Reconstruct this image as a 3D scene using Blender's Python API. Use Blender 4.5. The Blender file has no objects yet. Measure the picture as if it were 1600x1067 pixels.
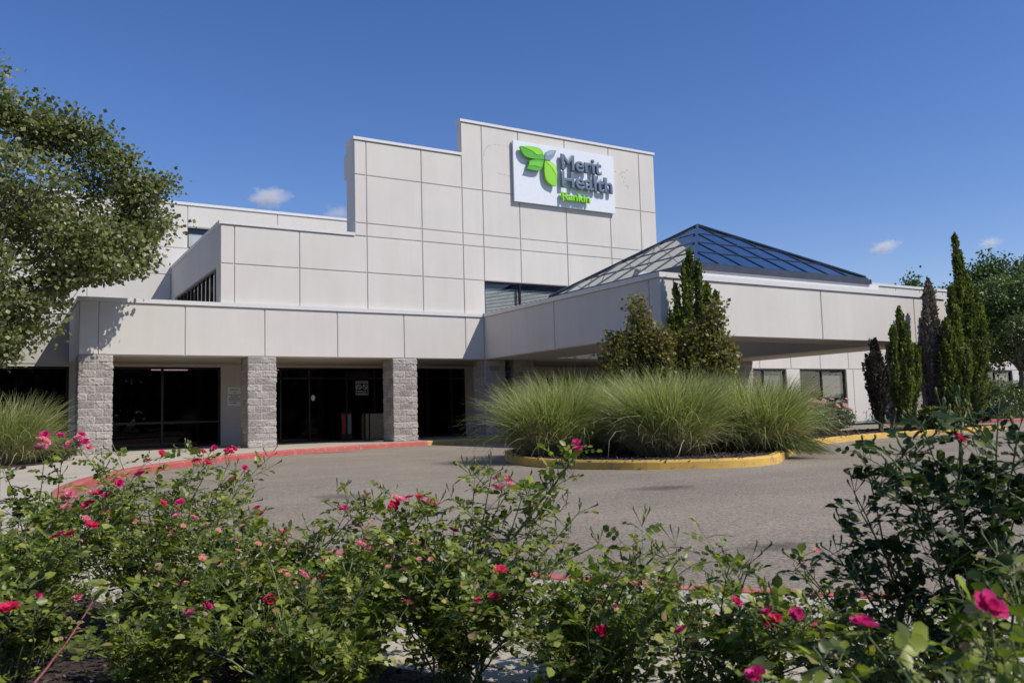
import bpy, bmesh, math, random
import numpy as np
from mathutils import Vector, Matrix

# ------------------------------------------------------------------ camera
SC = bpy.context.scene
COL = SC.collection
CAM_H = 0.768
YAW, PIT, ROL, FPX = 0.54483342, 0.08601019, -0.0270335, 1318.25
def cam_axes():
    c, s = math.cos, math.sin
    f = np.array([s(YAW)*c(PIT), c(YAW)*c(PIT), s(PIT)])
    r = np.array([c(YAW), -s(YAW), 0.0]); u = np.cross(r, f)
    return c(ROL)*r + s(ROL)*u, -s(ROL)*r + c(ROL)*u, f
CR, CU, CF = cam_axes()
def at(px, py, dist):
    """world point seen at photo pixel (px,py) at a horizontal distance dist from the camera"""
    d = CR*(px-800)/FPX - CU*(py-533.5)/FPX + CF
    return np.array([0, 0, CAM_H]) + d*(dist/math.hypot(d[0], d[1]))
cam = bpy.data.cameras.new('camera'); camo = bpy.data.objects.new('camera', cam); COL.objects.link(camo)
camo.matrix_world = Matrix(((CR[0], CU[0], -CF[0], 0), (CR[1], CU[1], -CF[1], 0), (CR[2], CU[2], -CF[2], CAM_H), (0, 0, 0, 1)))
cam.sensor_width = 36.0; cam.lens = FPX/1600*36.0
cam.clip_start = 0.05; cam.clip_end = 6000
cam.dof.use_dof = True; cam.dof.focus_distance = 7.0; cam.dof.aperture_fstop = 9.0
SC.camera = camo
# ------------------------------------------------------------------ sky and sun
SUN = Vector((0.53, -0.75, 1.0)).normalized()
w = bpy.data.worlds.new('World'); SC.world = w; w.use_nodes = True
nt = w.node_tree
sk = nt.nodes.new('ShaderNodeTexSky'); sk.sky_type = 'NISHITA'; sk.sun_disc = False
sk.sun_elevation = math.asin(SUN.z); sk.sun_rotation = math.atan2(SUN.x, SUN.y)
sk.air_density = 1.0; sk.dust_density = 0.1; sk.ozone_density = 5.0; sk.altitude = 100
hs = nt.nodes.new('ShaderNodeHueSaturation'); hs.inputs['Saturation'].default_value = 1.22; hs.inputs['Hue'].default_value = 0.512
nt.links.new(sk.outputs[0], hs.inputs['Color']); 
tn = nt.nodes.new('ShaderNodeMix'); tn.data_type = 'RGBA'; tn.blend_type = 'MULTIPLY'; tn.inputs[0].default_value = 1.0; tn.inputs[7].default_value = (1.20, 0.96, 0.89, 1)
nt.links.new(hs.outputs[0], tn.inputs[6]); nt.links.new(tn.outputs[2], nt.nodes['Background'].inputs[0])
nt.nodes['Background'].inputs[1].default_value = 0.105
sl = bpy.data.lights.new('sun', 'SUN'); so = bpy.data.objects.new('sun', sl); COL.objects.link(so)
sl.energy = 3.3; sl.angle = math.radians(0.53); sl.color = (1.0, 0.94, 0.86)
so.rotation_euler = SUN.to_track_quat('Z', 'Y').to_euler()
SC.view_settings.view_transform = 'Standard'; SC.view_settings.look = 'None'
SC.view_settings.exposure = 0.45; SC.view_settings.gamma = 1.0
SC.cycles.max_bounces = 7; SC.cycles.transparent_max_bounces = 12
SC.cycles.diffuse_bounces = 4; SC.cycles.glossy_bounces = 3; SC.cycles.transmission_bounces = 4
SC.cycles.volume_step_rate = 4.0; SC.cycles.volume_bounces = 4

# ------------------------------------------------------------------ materials
def mat(name):
    m = bpy.data.materials.new(name); m.use_nodes = True
    return m, m.node_tree, m.node_tree.nodes['Principled BSDF']
def N(nt, t, **k):
    n = nt.nodes.new(t)
    for a, b in k.items(): setattr(n, a, b)
    return n
def noise(nt, scale, detail=4, rough=0.55, vec=None):
    n = N(nt, 'ShaderNodeTexNoise'); n.inputs['Scale'].default_value = scale
    n.inputs['Detail'].default_value = detail; n.inputs['Roughness'].default_value = rough
    if vec: nt.links.new(vec, n.inputs['Vector'])
    return n
def ramp(nt, fac, stops):
    r = N(nt, 'ShaderNodeValToRGB'); nt.links.new(fac, r.inputs[0])
    e = r.color_ramp.elements
    e[0].position, e[1].position = stops[0][0], stops[-1][0]
    e[0].color, e[1].color = (*stops[0][1], 1), (*stops[-1][1], 1)
    for p, c in stops[1:-1]:
        q = e.new(p); q.color = (*c, 1)
    return r
def mixc(nt, fac, a, b, mode='MIX'):
    m = N(nt, 'ShaderNodeMix', data_type='RGBA', blend_type=mode)
    for sock, v in ((m.inputs[0], fac), (m.inputs[6], a), (m.inputs[7], b)):
        if hasattr(v, 'links'): nt.links.new(v, sock)
        elif isinstance(v, (int, float)): sock.default_value = v
        else: sock.default_value = (*v, 1)
    return m.outputs[2]
def bump(nt, b, height, strength, dist=0.01):
    n = N(nt, 'ShaderNodeBump'); n.inputs['Strength'].default_value = strength; n.inputs['Distance'].default_value = dist
    nt.links.new(height, n.inputs['Height']); nt.links.new(n.outputs[0], b.inputs['Normal'])
def objvec(nt, scale=(1, 1, 1)):
    t = N(nt, 'ShaderNodeTexCoord'); m = N(nt, 'ShaderNodeMapping'); m.inputs['Scale'].default_value = scale
    nt.links.new(t.outputs['Object'], m.inputs[0]); return m.outputs[0]

def plain(name, col, rough=0.6, metal=0.0, var=0.08, scale=6.0, bmp=0.0):
    m, t, b = mat(name)
    v = objvec(t); n = noise(t, scale, 5, 0.6, v)
    lo = tuple(c*(1-var) for c in col); hi = tuple(min(1, c*(1+var)) for c in col)
    r = ramp(t, n.outputs[0], [(0.3, lo), (0.7, hi)])
    t.links.new(r.outputs[0], b.inputs['Base Color'])
    b.inputs['Roughness'].default_value = rough; b.inputs['Metallic'].default_value = metal
    if bmp:
        n2 = noise(t, scale*12, 3, 0.6, v); bump(t, b, n2.outputs[0], bmp)
    return m

def stucco(name, col):
    m, t, b = mat(name)
    v = objvec(t)
    n1 = noise(t, 0.55, 6, 0.6, v)
    vs = objvec(t, (1.6, 1.6, 0.16)); n2 = noise(t, 1.6, 6, 0.65, vs)
    r1 = ramp(t, n1.outputs[0], [(0.32, tuple(c*0.95 for c in col)), (0.68, tuple(c*1.03 for c in col))])
    r2 = ramp(t, n2.outputs[0], [(0.36, (0.968, 0.962, 0.952)), (0.60, (1, 1, 1))])
    c = mixc(t, 1.0, r1.outputs[0], r2.outputs[0], 'MULTIPLY')
    t.links.new(c, b.inputs['Base Color']); b.inputs['Roughness'].default_value = 0.85
    b.inputs['Specular IOR Level'].default_value = 0.25
    n3 = noise(t, 90, 3, 0.6, v); bump(t, b, n3.outputs[0], 0.25, 0.004)
    return m

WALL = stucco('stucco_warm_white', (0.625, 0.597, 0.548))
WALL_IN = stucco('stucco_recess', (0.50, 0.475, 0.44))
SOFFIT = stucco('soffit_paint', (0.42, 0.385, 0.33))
COPING = plain('coping_metal_white', (0.64, 0.63, 0.61), 0.5, 0.0, 0.04)
FRAME = plain('dark_bronze_frame', (0.022, 0.015, 0.014), 0.35, 0.3, 0.2)
FRAMEG = plain('skylight_bar_slate', (0.055, 0.08, 0.11), 0.3, 0.4, 0.15)
CURBM = plain('skylight_kerb_metal', (0.055, 0.062, 0.085), 0.45, 0.3, 0.25, 3)
DARK = plain('dark_interior', (0.035, 0.026, 0.024), 0.8)
BLIND = plain('blind_slat', (0.62, 0.64, 0.60), 0.6)
SHADE = plain('roller_shade_grey', (0.19, 0.20, 0.195), 0.8)
SIGNB = plain('sign_board_white', (0.70, 0.735, 0.77), 0.4, 0, 0.03)
SLATE = plain('lettering_slate', (0.125, 0.165, 0.225), 0.4, 0, 0.05)
LIME = plain('lettering_lime', (0.25, 0.66, 0.03), 0.35, 0, 0.05)
GREEN1 = plain('leaf_mark_green', (0.10, 0.43, 0.035), 0.35, 0, 0.05)
GREEN2 = plain('leaf_mark_lime', (0.27, 0.66, 0.035), 0.35, 0, 0.05)
GREYB = plain('leaf_mark_grey', (0.22, 0.31, 0.38), 0.35, 0, 0.05)
NOTICE = plain('notice_white', (0.66, 0.66, 0.64), 0.5, 0, 0.05)
INK = plain('notice_ink', (0.05, 0.05, 0.055), 0.6)
TAN = plain('bin_tan_panel', (0.30, 0.25, 0.16), 0.8, 0, 0.2, 20, 0.3)
REDP = plain('red_panel', (0.35, 0.03, 0.025), 0.5)

def glass(name, tint, refl, col=(1, 1, 1), rise=0.9):
    m = bpy.data.materials.new(name); m.use_nodes = True; t = m.node_tree
    t.nodes.remove(t.nodes['Principled BSDF']); out = t.nodes['Material Output']
    tr = N(t, 'ShaderNodeBsdfTransparent'); tr.inputs[0].default_value = (*tint, 1)
    gl = N(t, 'ShaderNodeBsdfGlossy'); gl.inputs[0].default_value = (*col, 1); gl.inputs['Roughness'].default_value = 0.015
    lw = N(t, 'ShaderNodeLayerWeight'); lw.inputs[0].default_value = 0.5
    pw = N(t, 'ShaderNodeMath', operation='POWER'); t.links.new(lw.outputs['Facing'], pw.inputs[0]); pw.inputs[1].default_value = 3.0
    ml = N(t, 'ShaderNodeMath', operation='MULTIPLY_ADD', use_clamp=True); t.links.new(pw.outputs[0], ml.inputs[0]); ml.inputs[1].default_value = rise; ml.inputs[2].default_value = refl
    tc = N(t, 'ShaderNodeTexCoord'); n = noise(t, 0.8, 2, 0.5, tc.outputs['Object'])
    bp = N(t, 'ShaderNodeBump'); bp.inputs['Strength'].default_value = 0.03; bp.inputs['Distance'].default_value = 0.05
    t.links.new(n.outputs[0], bp.inputs['Height']); t.links.new(bp.outputs[0], gl.inputs['Normal'])
    mx = N(t, 'ShaderNodeMixShader'); t.links.new(ml.outputs[0], mx.inputs[0])
    t.links.new(tr.outputs[0], mx.inputs[1]); t.links.new(gl.outputs[0], mx.inputs[2]); t.links.new(mx.outputs[0], out.inputs[0])
    return m
GLASS_D = glass('tinted_glass_dark', (0.14, 0.11, 0.11), 0.02, (0.8, 0.76, 0.78), 0.22)
GLASS_W = glass('window_glass', (0.84, 0.87, 0.86), 0.07, (1, 1, 1), 0.6)
GLASS_S = glass('skylight_glass', (0.30, 0.32, 0.34), 0.42, (0.86, 0.88, 0.88), 0.5)

def asphalt():
    m, t, b = mat('asphalt_worn'); v = objvec(t)
    big = noise(t, 0.35, 6, 0.6, v); fine = noise(t, 42, 5, 0.85, v); speck = N(t, 'ShaderNodeTexVoronoi'); speck.inputs['Scale'].default_value = 75
    t.links.new(v, speck.inputs['Vector'])
    r1 = ramp(t, big.outputs[0], [(0.3, (0.235, 0.198, 0.150)), (0.7, (0.31, 0.265, 0.205))])
    r2 = ramp(t, fine.outputs[0], [(0.36, (0.42, 0.41, 0.40)), (0.5, (1, 1, 1)), (0.66, (1.55, 1.55, 1.5))])
    c = mixc(t, 1.0, r1.outputs[0], r2.outputs[0], 'MULTIPLY')
    r3 = ramp(t, speck.outputs['Color'], [(0.0, (0.62, 0.62, 0.62)), (0.55, (1, 1, 1)), (0.93, (1.0, 1.0, 1.0)), (1.0, (1.9, 1.85, 1.8))])
    c = mixc(t, 1.0, c, r3.outputs[0], 'MULTIPLY')
    st = noise(t, 0.9, 7, 0.7, v)                               # old oil and patch stains
    r4 = ramp(t, st.outputs[0], [(0.29, (0.50, 0.50, 0.52)), (0.37, (1, 1, 1))])
    c = mixc(t, 1.0, c, r4.outputs[0], 'MULTIPLY')
    wv = objvec(t, (0.10, 0.9, 1)); wn = noise(t, 1.1, 4, 0.55, wv)               # lanes worn by tyres
    r5 = ramp(t, wn.outputs[0], [(0.35, (0.90, 0.90, 0.90)), (0.62, (1.06, 1.055, 1.05))]); c = mixc(t, 1.0, c, r5.outputs[0], 'MULTIPLY')
    dn_ = noise(t, 5.0, 5, 0.7, v)
    for (sx, sy, rx, ry) in ((4.31, 3.90, 0.30, 0.16), (4.70, 3.02, 0.22, 0.12), (7.6, 22.2, 0.9, 0.35), (6.6, 7.6, 0.5, 0.3), (3.4, 9.5, 0.35, 0.5)):   # oil stains
        q = N(t, 'ShaderNodeMapping'); q.inputs['Location'].default_value = (-sx/rx, -sy/ry, 0); q.inputs['Scale'].default_value = (1/rx, 1/ry, 1); t.links.new(v, q.inputs[0])
        ln = N(t, 'ShaderNodeVectorMath', operation='LENGTH'); t.links.new(q.outputs[0], ln.inputs[0])
        a_ = N(t, 'ShaderNodeMath', operation='MULTIPLY_ADD'); t.links.new(dn_.outputs[0], a_.inputs[0]); a_.inputs[1].default_value = 1.6; t.links.new(ln.outputs['Value'], a_.inputs[2])
        rs = ramp(t, a_.outputs[0], [(0.0, (0.45, 0.45, 0.47)), (0.55, (0.6, 0.6, 0.62)), (1.0, (1, 1, 1))]); rs.color_ramp.elements[2].position = 1.0
        mr = N(t, 'ShaderNodeMapRange'); t.links.new(a_.outputs[0], mr.inputs[0]); mr.inputs[1].default_value = 0.7; mr.inputs[2].default_value = 1.9; t.links.new(mr.outputs[0], rs.inputs[0])
        c = mixc(t, 1.0, c, rs.outputs[0], 'MULTIPLY')
    t.links.new(c, b.inputs['Base Color']); b.inputs['Roughness'].default_value = 0.9
    b.inputs['Specular IOR Level'].default_value = 0.3
    bump(t, b, fine.outputs[0], 0.6, 0.008)
    return m
ASPHALT = asphalt()
def concrete():
    m, t, b = mat('concrete_walk'); v = objvec(t)
    a = noise(t, 0.8, 7, 0.65, v); f = noise(t, 60, 3, 0.7, v)
    r = ramp(t, a.outputs[0], [(0.3, (0.38, 0.335, 0.255)), (0.7, (0.49, 0.44, 0.345))])
    r2 = ramp(t, f.outputs[0], [(0.3, (0.85, 0.85, 0.85)), (0.6, (1.05, 1.05, 1.05))])
    c = mixc(t, 1, r.outputs[0], r2.outputs[0], 'MULTIPLY')
    br = N(t, 'ShaderNodeTexBrick'); br.offset = 0.0; t.links.new(v, br.inputs['Vector'])
    br.inputs['Scale'].default_value = 1.0; br.inputs['Brick Width'].default_value = 1.5; br.inputs['Row Height'].default_value = 1.5
    br.inputs['Mortar Size'].default_value = 0.008
    br.inputs['Color1'].default_value = br.inputs['Color2'].default_value = (1, 1, 1, 1); br.inputs['Mortar'].default_value = (0.35, 0.33, 0.3, 1)
    c = mixc(t, 1, c, br.outputs['Color'], 'MULTIPLY')
    t.links.new(c, b.inputs['Base Color']); b.inputs['Roughness'].default_value = 0.85
    bump(t, b, f.outputs[0], 0.3, 0.004)
    return m
CONC = concrete()
def paint(name, col, under, thr=0.40):
    m, t, b = mat(name); v = objvec(t)
    a = noise(t, 7, 8, 0.75, v); d = noise(t, 1.3, 5, 0.6, v)
    k = ramp(t, a.outputs[0], [(thr-0.05, (0, 0, 0)), (thr+0.02, (1, 1, 1))])
    cc = ramp(t, d.outputs[0], [(0.3, tuple(x*0.75 for x in col)), (0.7, col)])
    c = mixc(t, k.outputs[0], under, cc.outputs[0])
    t.links.new(c, b.inputs['Base Color']); b.inputs['Roughness'].default_value = 0.75
    f = noise(t, 50, 3, 0.6, v); bump(t, b, f.outputs[0], 0.4, 0.005)
    return m
REDC = paint('red_kerb_paint', (0.50, 0.115, 0.10), (0.36, 0.25, 0.20), 0.43)
YELC = paint('yellow_kerb_paint', (0.66, 0.42, 0.085), (0.30, 0.24, 0.12), 0.43)
def mulchm():
    m, t, b = mat('bark_mulch'); v = objvec(t)
    a = noise(t, 28, 6, 0.8, v); vo = N(t, 'ShaderNodeTexVoronoi'); vo.inputs['Scale'].default_value = 35; t.links.new(v, vo.inputs['Vector'])
    r = ramp(t, a.outputs[0], [(0.35, (0.018, 0.012, 0.010)), (0.55, (0.055, 0.036, 0.030)), (0.75, (0.14, 0.105, 0.09))])
    t.links.new(r.outputs[0], b.inputs['Base Color']); b.inputs['Roughness'].default_value = 0.95
    h = mixc(t, 0.5, a.outputs[0], vo.outputs['Distance']); bump(t, b, h, 1.0, 0.03)
    return m
MULCH = mulchm()
def grassm():
    m, t, b = mat('lawn'); v = objvec(t)
    a = noise(t, 3, 6, 0.7, v)
    r = ramp(t, a.outputs[0], [(0.3, (0.05, 0.07, 0.025)), (0.7, (0.11, 0.13, 0.05))])
    t.links.new(r.outputs[0], b.inputs['Base Color']); b.inputs['Roughness'].default_value = 0.95
    return m
LAWN = grassm()
def blockm():
    m, t, b = mat('split_face_block'); v = objvec(t)
    at_ = N(t, 'ShaderNodeAttribute'); at_.attribute_name = 'block'
    sp = N(t, 'ShaderNodeSeparateColor'); t.links.new(at_.outputs['Color'], sp.inputs[0])
    f = noise(t, 40, 5, 0.75, v)
    stone = ramp(t, sp.outputs[1], [(0.0, (0.25, 0.225, 0.205)), (0.5, (0.37, 0.335, 0.305)), (1.0, (0.48, 0.44, 0.40))])
    fr = ramp(t, f.outputs[0], [(0.34, (0.38, 0.38, 0.38)), (0.5, (0.95, 0.95, 0.95)), (0.64, (1.25, 1.25, 1.25))])
    c = mixc(t, 1, stone.outputs[0], fr.outputs[0], 'MULTIPLY')
    c = mixc(t, sp.outputs[0], c, (0.50, 0.46, 0.43))
    t.links.new(c, b.inputs['Base Color']); b.inputs['Roughness'].default_value = 0.92
    bump(t, b, f.outputs[0], 1.0, 0.018)
    return m
BLOCK = blockm()

def leafm(name, stops, trans=0.35, rough=0.45, spec=0.4):
    """foliage: hue by a per-leaf random attribute, part diffuse, part translucent"""
    m = bpy.data.materials.new(name); m.use_nodes = True; t = m.node_tree; b = t.nodes['Principled BSDF']; out = t.nodes['Material Output']
    a = N(t, 'ShaderNodeAttribute'); a.attribute_name = 'tint'
    r = ramp(t, a.outputs['Fac'], stops)
    t.links.new(r.outputs[0], b.inputs['Base Color']); b.inputs['Roughness'].default_value = rough
    b.inputs['Specular IOR Level'].default_value = spec
    tl = N(t, 'ShaderNodeBsdfTranslucent')
    tc = mixc(t, 1.0, r.outputs[0], (1.5, 1.7, 0.7), 'MULTIPLY'); t.links.new(tc, tl.inputs[0])
    mx = N(t, 'ShaderNodeMixShader'); mx.inputs[0].default_value = trans
    t.links.new(b.outputs[0], mx.inputs[1]); t.links.new(tl.outputs[0], mx.inputs[2]); t.links.new(mx.outputs[0], out.inputs[0])
    return m
ROSE_LEAF = leafm('rose_leaf', [(0, (0.040, 0.062, 0.014)), (0.35, (0.115, 0.155, 0.024)), (0.80, (0.27, 0.315, 0.050)), (0.93, (0.40, 0.42, 0.12)), (0.97, (0.30, 0.20, 0.08)), (1, (0.42, 0.32, 0.20))], 0.38, 0.40, 0.4)
ROSE_LEAF_SHADED = leafm('rose_leaf_shaded', [(0, (0.014, 0.030, 0.008)), (0.5, (0.030, 0.055, 0.014)), (0.90, (0.057, 0.092, 0.021)), (1, (0.138, 0.172, 0.034))], 0.22, 0.5, 0.2)  # darkened copy of the rose leaf, shade on the tall bush painted in
TREE_LEAF = leafm('tree_leaf', [(0, (0.07, 0.085, 0.032)), (0.5, (0.155, 0.175, 0.065)), (0.88, (0.26, 0.27, 0.125)), (1, (0.42, 0.40, 0.28))], 0.32, 0.42, 0.4)
FAR_LEAF = leafm('far_tree_leaf', [(0, (0.037, 0.062, 0.019)), (0.6, (0.081, 0.125, 0.037)), (1, (0.150, 0.206, 0.062))], 0.25, 0.5)
CON_LEAF = leafm('juniper_spray', [(0, (0.035, 0.052, 0.013)), (0.4, (0.095, 0.125, 0.027)), (1, (0.25, 0.28, 0.06))], 0.28, 0.6)
CON_DEAD = leafm('dead_juniper_spray', [(0, (0.09, 0.07, 0.058)), (0.5, (0.18, 0.15, 0.13)), (1, (0.30, 0.26, 0.22))], 0.1, 0.8)
CON_MAROON = leafm('browned_juniper_spray', [(0, (0.022, 0.018, 0.014)), (0.5, (0.055, 0.042, 0.034)), (1, (0.10, 0.10, 0.06))], 0.1, 0.8)
NAN_LEAF = leafm('autumn_shrub_leaf', [(0, (0.08, 0.085, 0.02)), (0.45, (0.18, 0.17, 0.04)), (0.75, (0.27, 0.21, 0.06)), (0.9, (0.27, 0.12, 0.07)), (1, (0.34, 0.24, 0.18))], 0.35, 0.45)
GREY_LEAF = leafm('pale_rose_leaf', [(0, (0.07, 0.09, 0.055)), (1, (0.20, 0.24, 0.16))], 0.3, 0.4)
YEL_LEAF = leafm('yellow_flower', [(0, (0.45, 0.30, 0.03)), (0.6, (0.55, 0.36, 0.04)), (1, (0.55, 0.17, 0.04))], 0.3, 0.6)
HEDGE_LEAF = leafm('hedge_leaf', [(0, (0.03, 0.055, 0.012)), (1, (0.10, 0.15, 0.03))], 0.3, 0.4)
BLADE = leafm('grass_blade', [(0, (0.110, 0.154, 0.039)), (0.45, (0.231, 0.275, 0.083)), (0.75, (0.396, 0.407, 0.187)), (1, (0.605, 0.528, 0.352))], 0.30, 0.45)
BLADE_DRY = leafm('dry_grass_blade', [(0, (0.18, 0.155, 0.085)), (1, (0.48, 0.41, 0.27))], 0.25, 0.6)
BARK = plain('bark_grey', (0.13, 0.105, 0.085), 0.9, 0, 0.35, 14, 0.8)
CANE = plain('rose_cane_green', (0.13, 0.16, 0.05), 0.6, 0, 0.35, 20)
CANE_RED = plain('rose_cane_red', (0.22, 0.06, 0.045), 0.5, 0, 0.25, 20)
def petalm(name, c0, c1):
    m = leafm(name, [(0, c0), (1, c1)], 0.35, 0.55, 0.2)
    t = m.node_tree
    for l in list(t.links):
        if l.to_node.type == 'BSDF_TRANSLUCENT': t.links.remove(l)
    tl = [n for n in t.nodes if n.type == 'BSDF_TRANSLUCENT'][0]; r = [n for n in t.nodes if n.type == 'VALTORGB'][0]
    t.links.new(r.outputs[0], tl.inputs[0]); return m
PET = [petalm('petal_crimson', (0.55, 0.010, 0.065), (0.76, 0.03, 0.15)),
       petalm('petal_magenta', (0.56, 0.015, 0.15), (0.78, 0.07, 0.28)),
       petalm('petal_faded_pink', (0.66, 0.09, 0.19), (0.85, 0.38, 0.42))]
CORAL = petalm('petal_coral', (0.66, 0.20, 0.17), (0.80, 0.42, 0.34))

PALE = petalm('petal_pale_pink', (0.70, 0.30, 0.30), (0.85, 0.60, 0.56))
# ------------------------------------------------------------------ object helpers
def tag(o, label=None, cat=None, group=None, kind=None):
    if label: o['label'] = label
    if cat: o['category'] = cat
    if group: o['group'] = group
    if kind: o['kind'] = kind
    return o
def empty(name, loc, label, cat, group=None, rz=0.0):
    o = bpy.data.objects.new(name, None); COL.objects.link(o); o.location = loc; o.rotation_euler[2] = rz
    o.empty_display_size = 0.2
    bpy.context.view_layer.update()
    return tag(o, label, cat, group)
def link(name, me, parent=None, local=False):
    """link a mesh whose vertices are in world coordinates (local=False) or in the parent's own space"""
    o = bpy.data.objects.new(name, me); COL.objects.link(o)
    if parent is not None:
        o.parent = parent
        if not local:
            M = Matrix.Identity(4); q = parent
            while q: M = q.matrix_basis @ M if q.parent is None else (q.matrix_parent_inverse @ q.matrix_basis) @ M; q = q.parent
            o.matrix_parent_inverse = M.inverted()
    return o
def npmesh(name, V, Fq=None, Ft=None, mats=(), midx=None, tint=None, attr='tint', color=None, smooth=False):
    """V (n,3); Fq (a,4); Ft (b,3). tint: per-face scalar; color: per-vertex rgb"""
    me = bpy.data.meshes.new(name)
    loops, starts = [], []; s = 0
    if Fq is not None and len(Fq):
        loops.append(Fq.reshape(-1)); starts.append(np.arange(len(Fq))*4); s = len(Fq)*4
    if Ft is not None and len(Ft):
        loops.append(Ft.reshape(-1)); starts.append(s+np.arange(len(Ft))*3)
    L = np.concatenate(loops).astype(np.int32); S = np.concatenate(starts).astype(np.int32)
    me.vertices.add(len(V)); me.vertices.foreach_set('co', np.ascontiguousarray(V, dtype=np.float32).reshape(-1))
    me.loops.add(len(L)); me.loops.foreach_set('vertex_index', L)
    me.polygons.add(len(S)); me.polygons.foreach_set('loop_start', S)
    for m in mats: me.materials.append(m)
    if midx is not None: me.polygons.foreach_set('material_index', np.asarray(midx, dtype=np.int32))
    if smooth: me.polygons.foreach_set('use_smooth', np.ones(len(S), dtype=bool))
    me.update(calc_edges=True)
    if tint is not None:
        a = me.attributes.new(attr, 'FLOAT', 'FACE'); a.data.foreach_set('value', np.asarray(tint, dtype=np.float32))
    if color is not None:
        a = me.attributes.new('block', 'FLOAT_COLOR', 'POINT')
        c = np.ones((len(V), 4), dtype=np.float32); c[:, :3] = color; a.data.foreach_set('color', c.reshape(-1))
    me.validate(); return me
class MB:
    """collects quads / polygons in world coordinates into one mesh"""
    def __init__(s): s.v, s.f, s.m = [], [], []
    def poly(s, pts, mi=0):
        i = len(s.v); s.v += [tuple(p) for p in pts]; s.f.append(tuple(range(i, i+len(pts)))); s.m.append(mi)
    def box(s, x0, x1, y0, y1, z0, z1, mi=0):
        i = len(s.v)
        s.v += [(x0, y0, z0), (x1, y0, z0), (x1, y1, z0), (x0, y1, z0), (x0, y0, z1), (x1, y0, z1), (x1, y1, z1), (x0, y1, z1)]
        for q in ((0, 3, 2, 1), (4, 5, 6, 7), (0, 1, 5, 4), (1, 2, 6, 5), (2, 3, 7, 6), (3, 0, 4, 7)):
            s.f.append(tuple(i+k for k in q)); s.m.append(mi)
        return s
    def bevbox(s, axis, side, u0, u1, z0, z1, face, depth, ch=0.012):
        """panel on a wall; its face at coordinate `face`, back at face - side*depth; front edges chamfered"""
        b = face - side*depth; c = face - side*ch
        def P(u, d, z): return (u, d, z) if axis == 'y' else (d, u, z)
        r0 = [P(u0, b, z0), P(u1, b, z0), P(u1, b, z1), P(u0, b, z1)]
        r1 = [P(u0, c, z0), P(u1, c, z0), P(u1, c, z1), P(u0, c, z1)]
        r2 = [P(u0+ch, face, z0+ch), P(u1-ch, face, z0+ch), P(u1-ch, face, z1-ch), P(u0+ch, face, z1-ch)]
        i = len(s.v); s.v += r0+r1+r2
        flip = (axis == 'y') == (side < 0)
        for a in (0, 4):
            for k in range(4):
                q = (i+a+k, i+a+(k+1) % 4, i+a+4+(k+1) % 4, i+a+4+k)
                s.f.append(q if flip else q[::-1]); s.m.append(0)
        q = (i+8, i+9, i+10, i+11); s.f.append(q if flip else q[::-1]); s.m.append(0)
        return s
    def build(s, name, mats, parent=None):
        me = bpy.data.meshes.new(name); me.from_pydata(s.v, [], s.f)
        if not isinstance(mats, (list, tuple)): mats = [mats]
        for m in mats: me.materials.append(m)
        me.polygons.foreach_set('material_index', s.m); me.update()
        return link(name, me, parent)
def wall_open(mb, axis, u0, u1, z0, z1, d0, d1, holes):
    us = sorted({u0, u1, *[h[0] for h in holes], *[h[1] for h in holes]}); us = [u for u in us if u0 <= u <= u1]
    zs = sorted({z0, z1, *[h[2] for h in holes], *[h[3] for h in holes]}); zs = [z for z in zs if z0 <= z <= z1]
    for a, b in zip(us, us[1:]):
        for c, d in zip(zs, zs[1:]):
            if any(h[0] <= a and b <= h[1] and h[2] <= c and d <= h[3] for h in holes): continue
            mb.box(a, b, d0, d1, c, d) if axis == 'y' else mb.box(d0, d1, a, b, c, d)
def panel_cells(mb, axis, side, us, zs, face, depth=0.03, gap=0.024, holes=(), keep=None):
    g = gap/2
    for a, b in zip(us, us[1:]):
        for c, d in zip(zs, zs[1:]):
            mu, mz = (a+b)/2, (c+d)/2
            if keep and not keep(mu, mz): continue
            if any(h[0] < mu < h[1] and h[2] < mz < h[3] for h in holes): continue
            mb.bevbox(axis, side, a+g, b-g, c+g, d-g, face, depth)

# ------------------------------------------------------------------ the ground
def spline(pts, n=8):
    P = [np.array(p, float) for p in pts]; P = [2*P[0]-P[1]] + P + [2*P[-1]-P[-2]]; out = []
    for i in range(1, len(P)-2):
        for k in range(n):
            t = k/n; a, b, c, d = P[i-1:i+3]
            out.append(0.5*((2*b)+(-a+c)*t+(2*a-5*b+4*c-d)*t*t+(-a+3*b-3*c+d)*t**3))
    out.append(P[-2]); return out
def sheet(name, pts, z, m, kind='structure'):
    bm = bmesh.new(); vs = [bm.verts.new((p[0], p[1], z)) for p in pts]
    f = bm.faces.new(vs); bm.normal_update()
    if f.normal.z < 0: f.normal_flip()
    bmesh.ops.triangulate(bm, faces=bm.faces)
    me = bpy.data.meshes.new(name); bm.to_mesh(me); bm.free(); me.materials.append(m)
    return tag(link(name, me), kind=kind)
def sweep(name, path, prof, m, parent=None, z0=0.0):
    """profile (offset to the right of travel, height) swept along a 2-D path"""
    P = np.array(path); T = np.gradient(P, axis=0); T /= np.linalg.norm(T, axis=1)[:, None]
    R = np.stack([T[:, 1], -T[:, 0]], 1); V = []
    for p, r in zip(P, R):
        for o, h in prof: V.append((p[0]+r[0]*o, p[1]+r[1]*o, z0+h))
    n = len(prof); F = [(i*n+k, (i+1)*n+k, (i+1)*n+k+1, i*n+k+1) for i in range(len(P)-1) for k in range(n-1)]
    F += [tuple(range(n)), tuple(range((len(P)-1)*n, len(P)*n))[::-1]]
    me = bpy.data.meshes.new(name); me.from_pydata(V, [], F); me.materials.append(m)
    bm = bmesh.new(); bm.from_mesh(me); bmesh.ops.recalc_face_normals(bm, faces=bm.faces); bm.to_mesh(me); bm.free()
    o = link(name, me, parent); return o
ROAD_Z = -0.13
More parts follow.
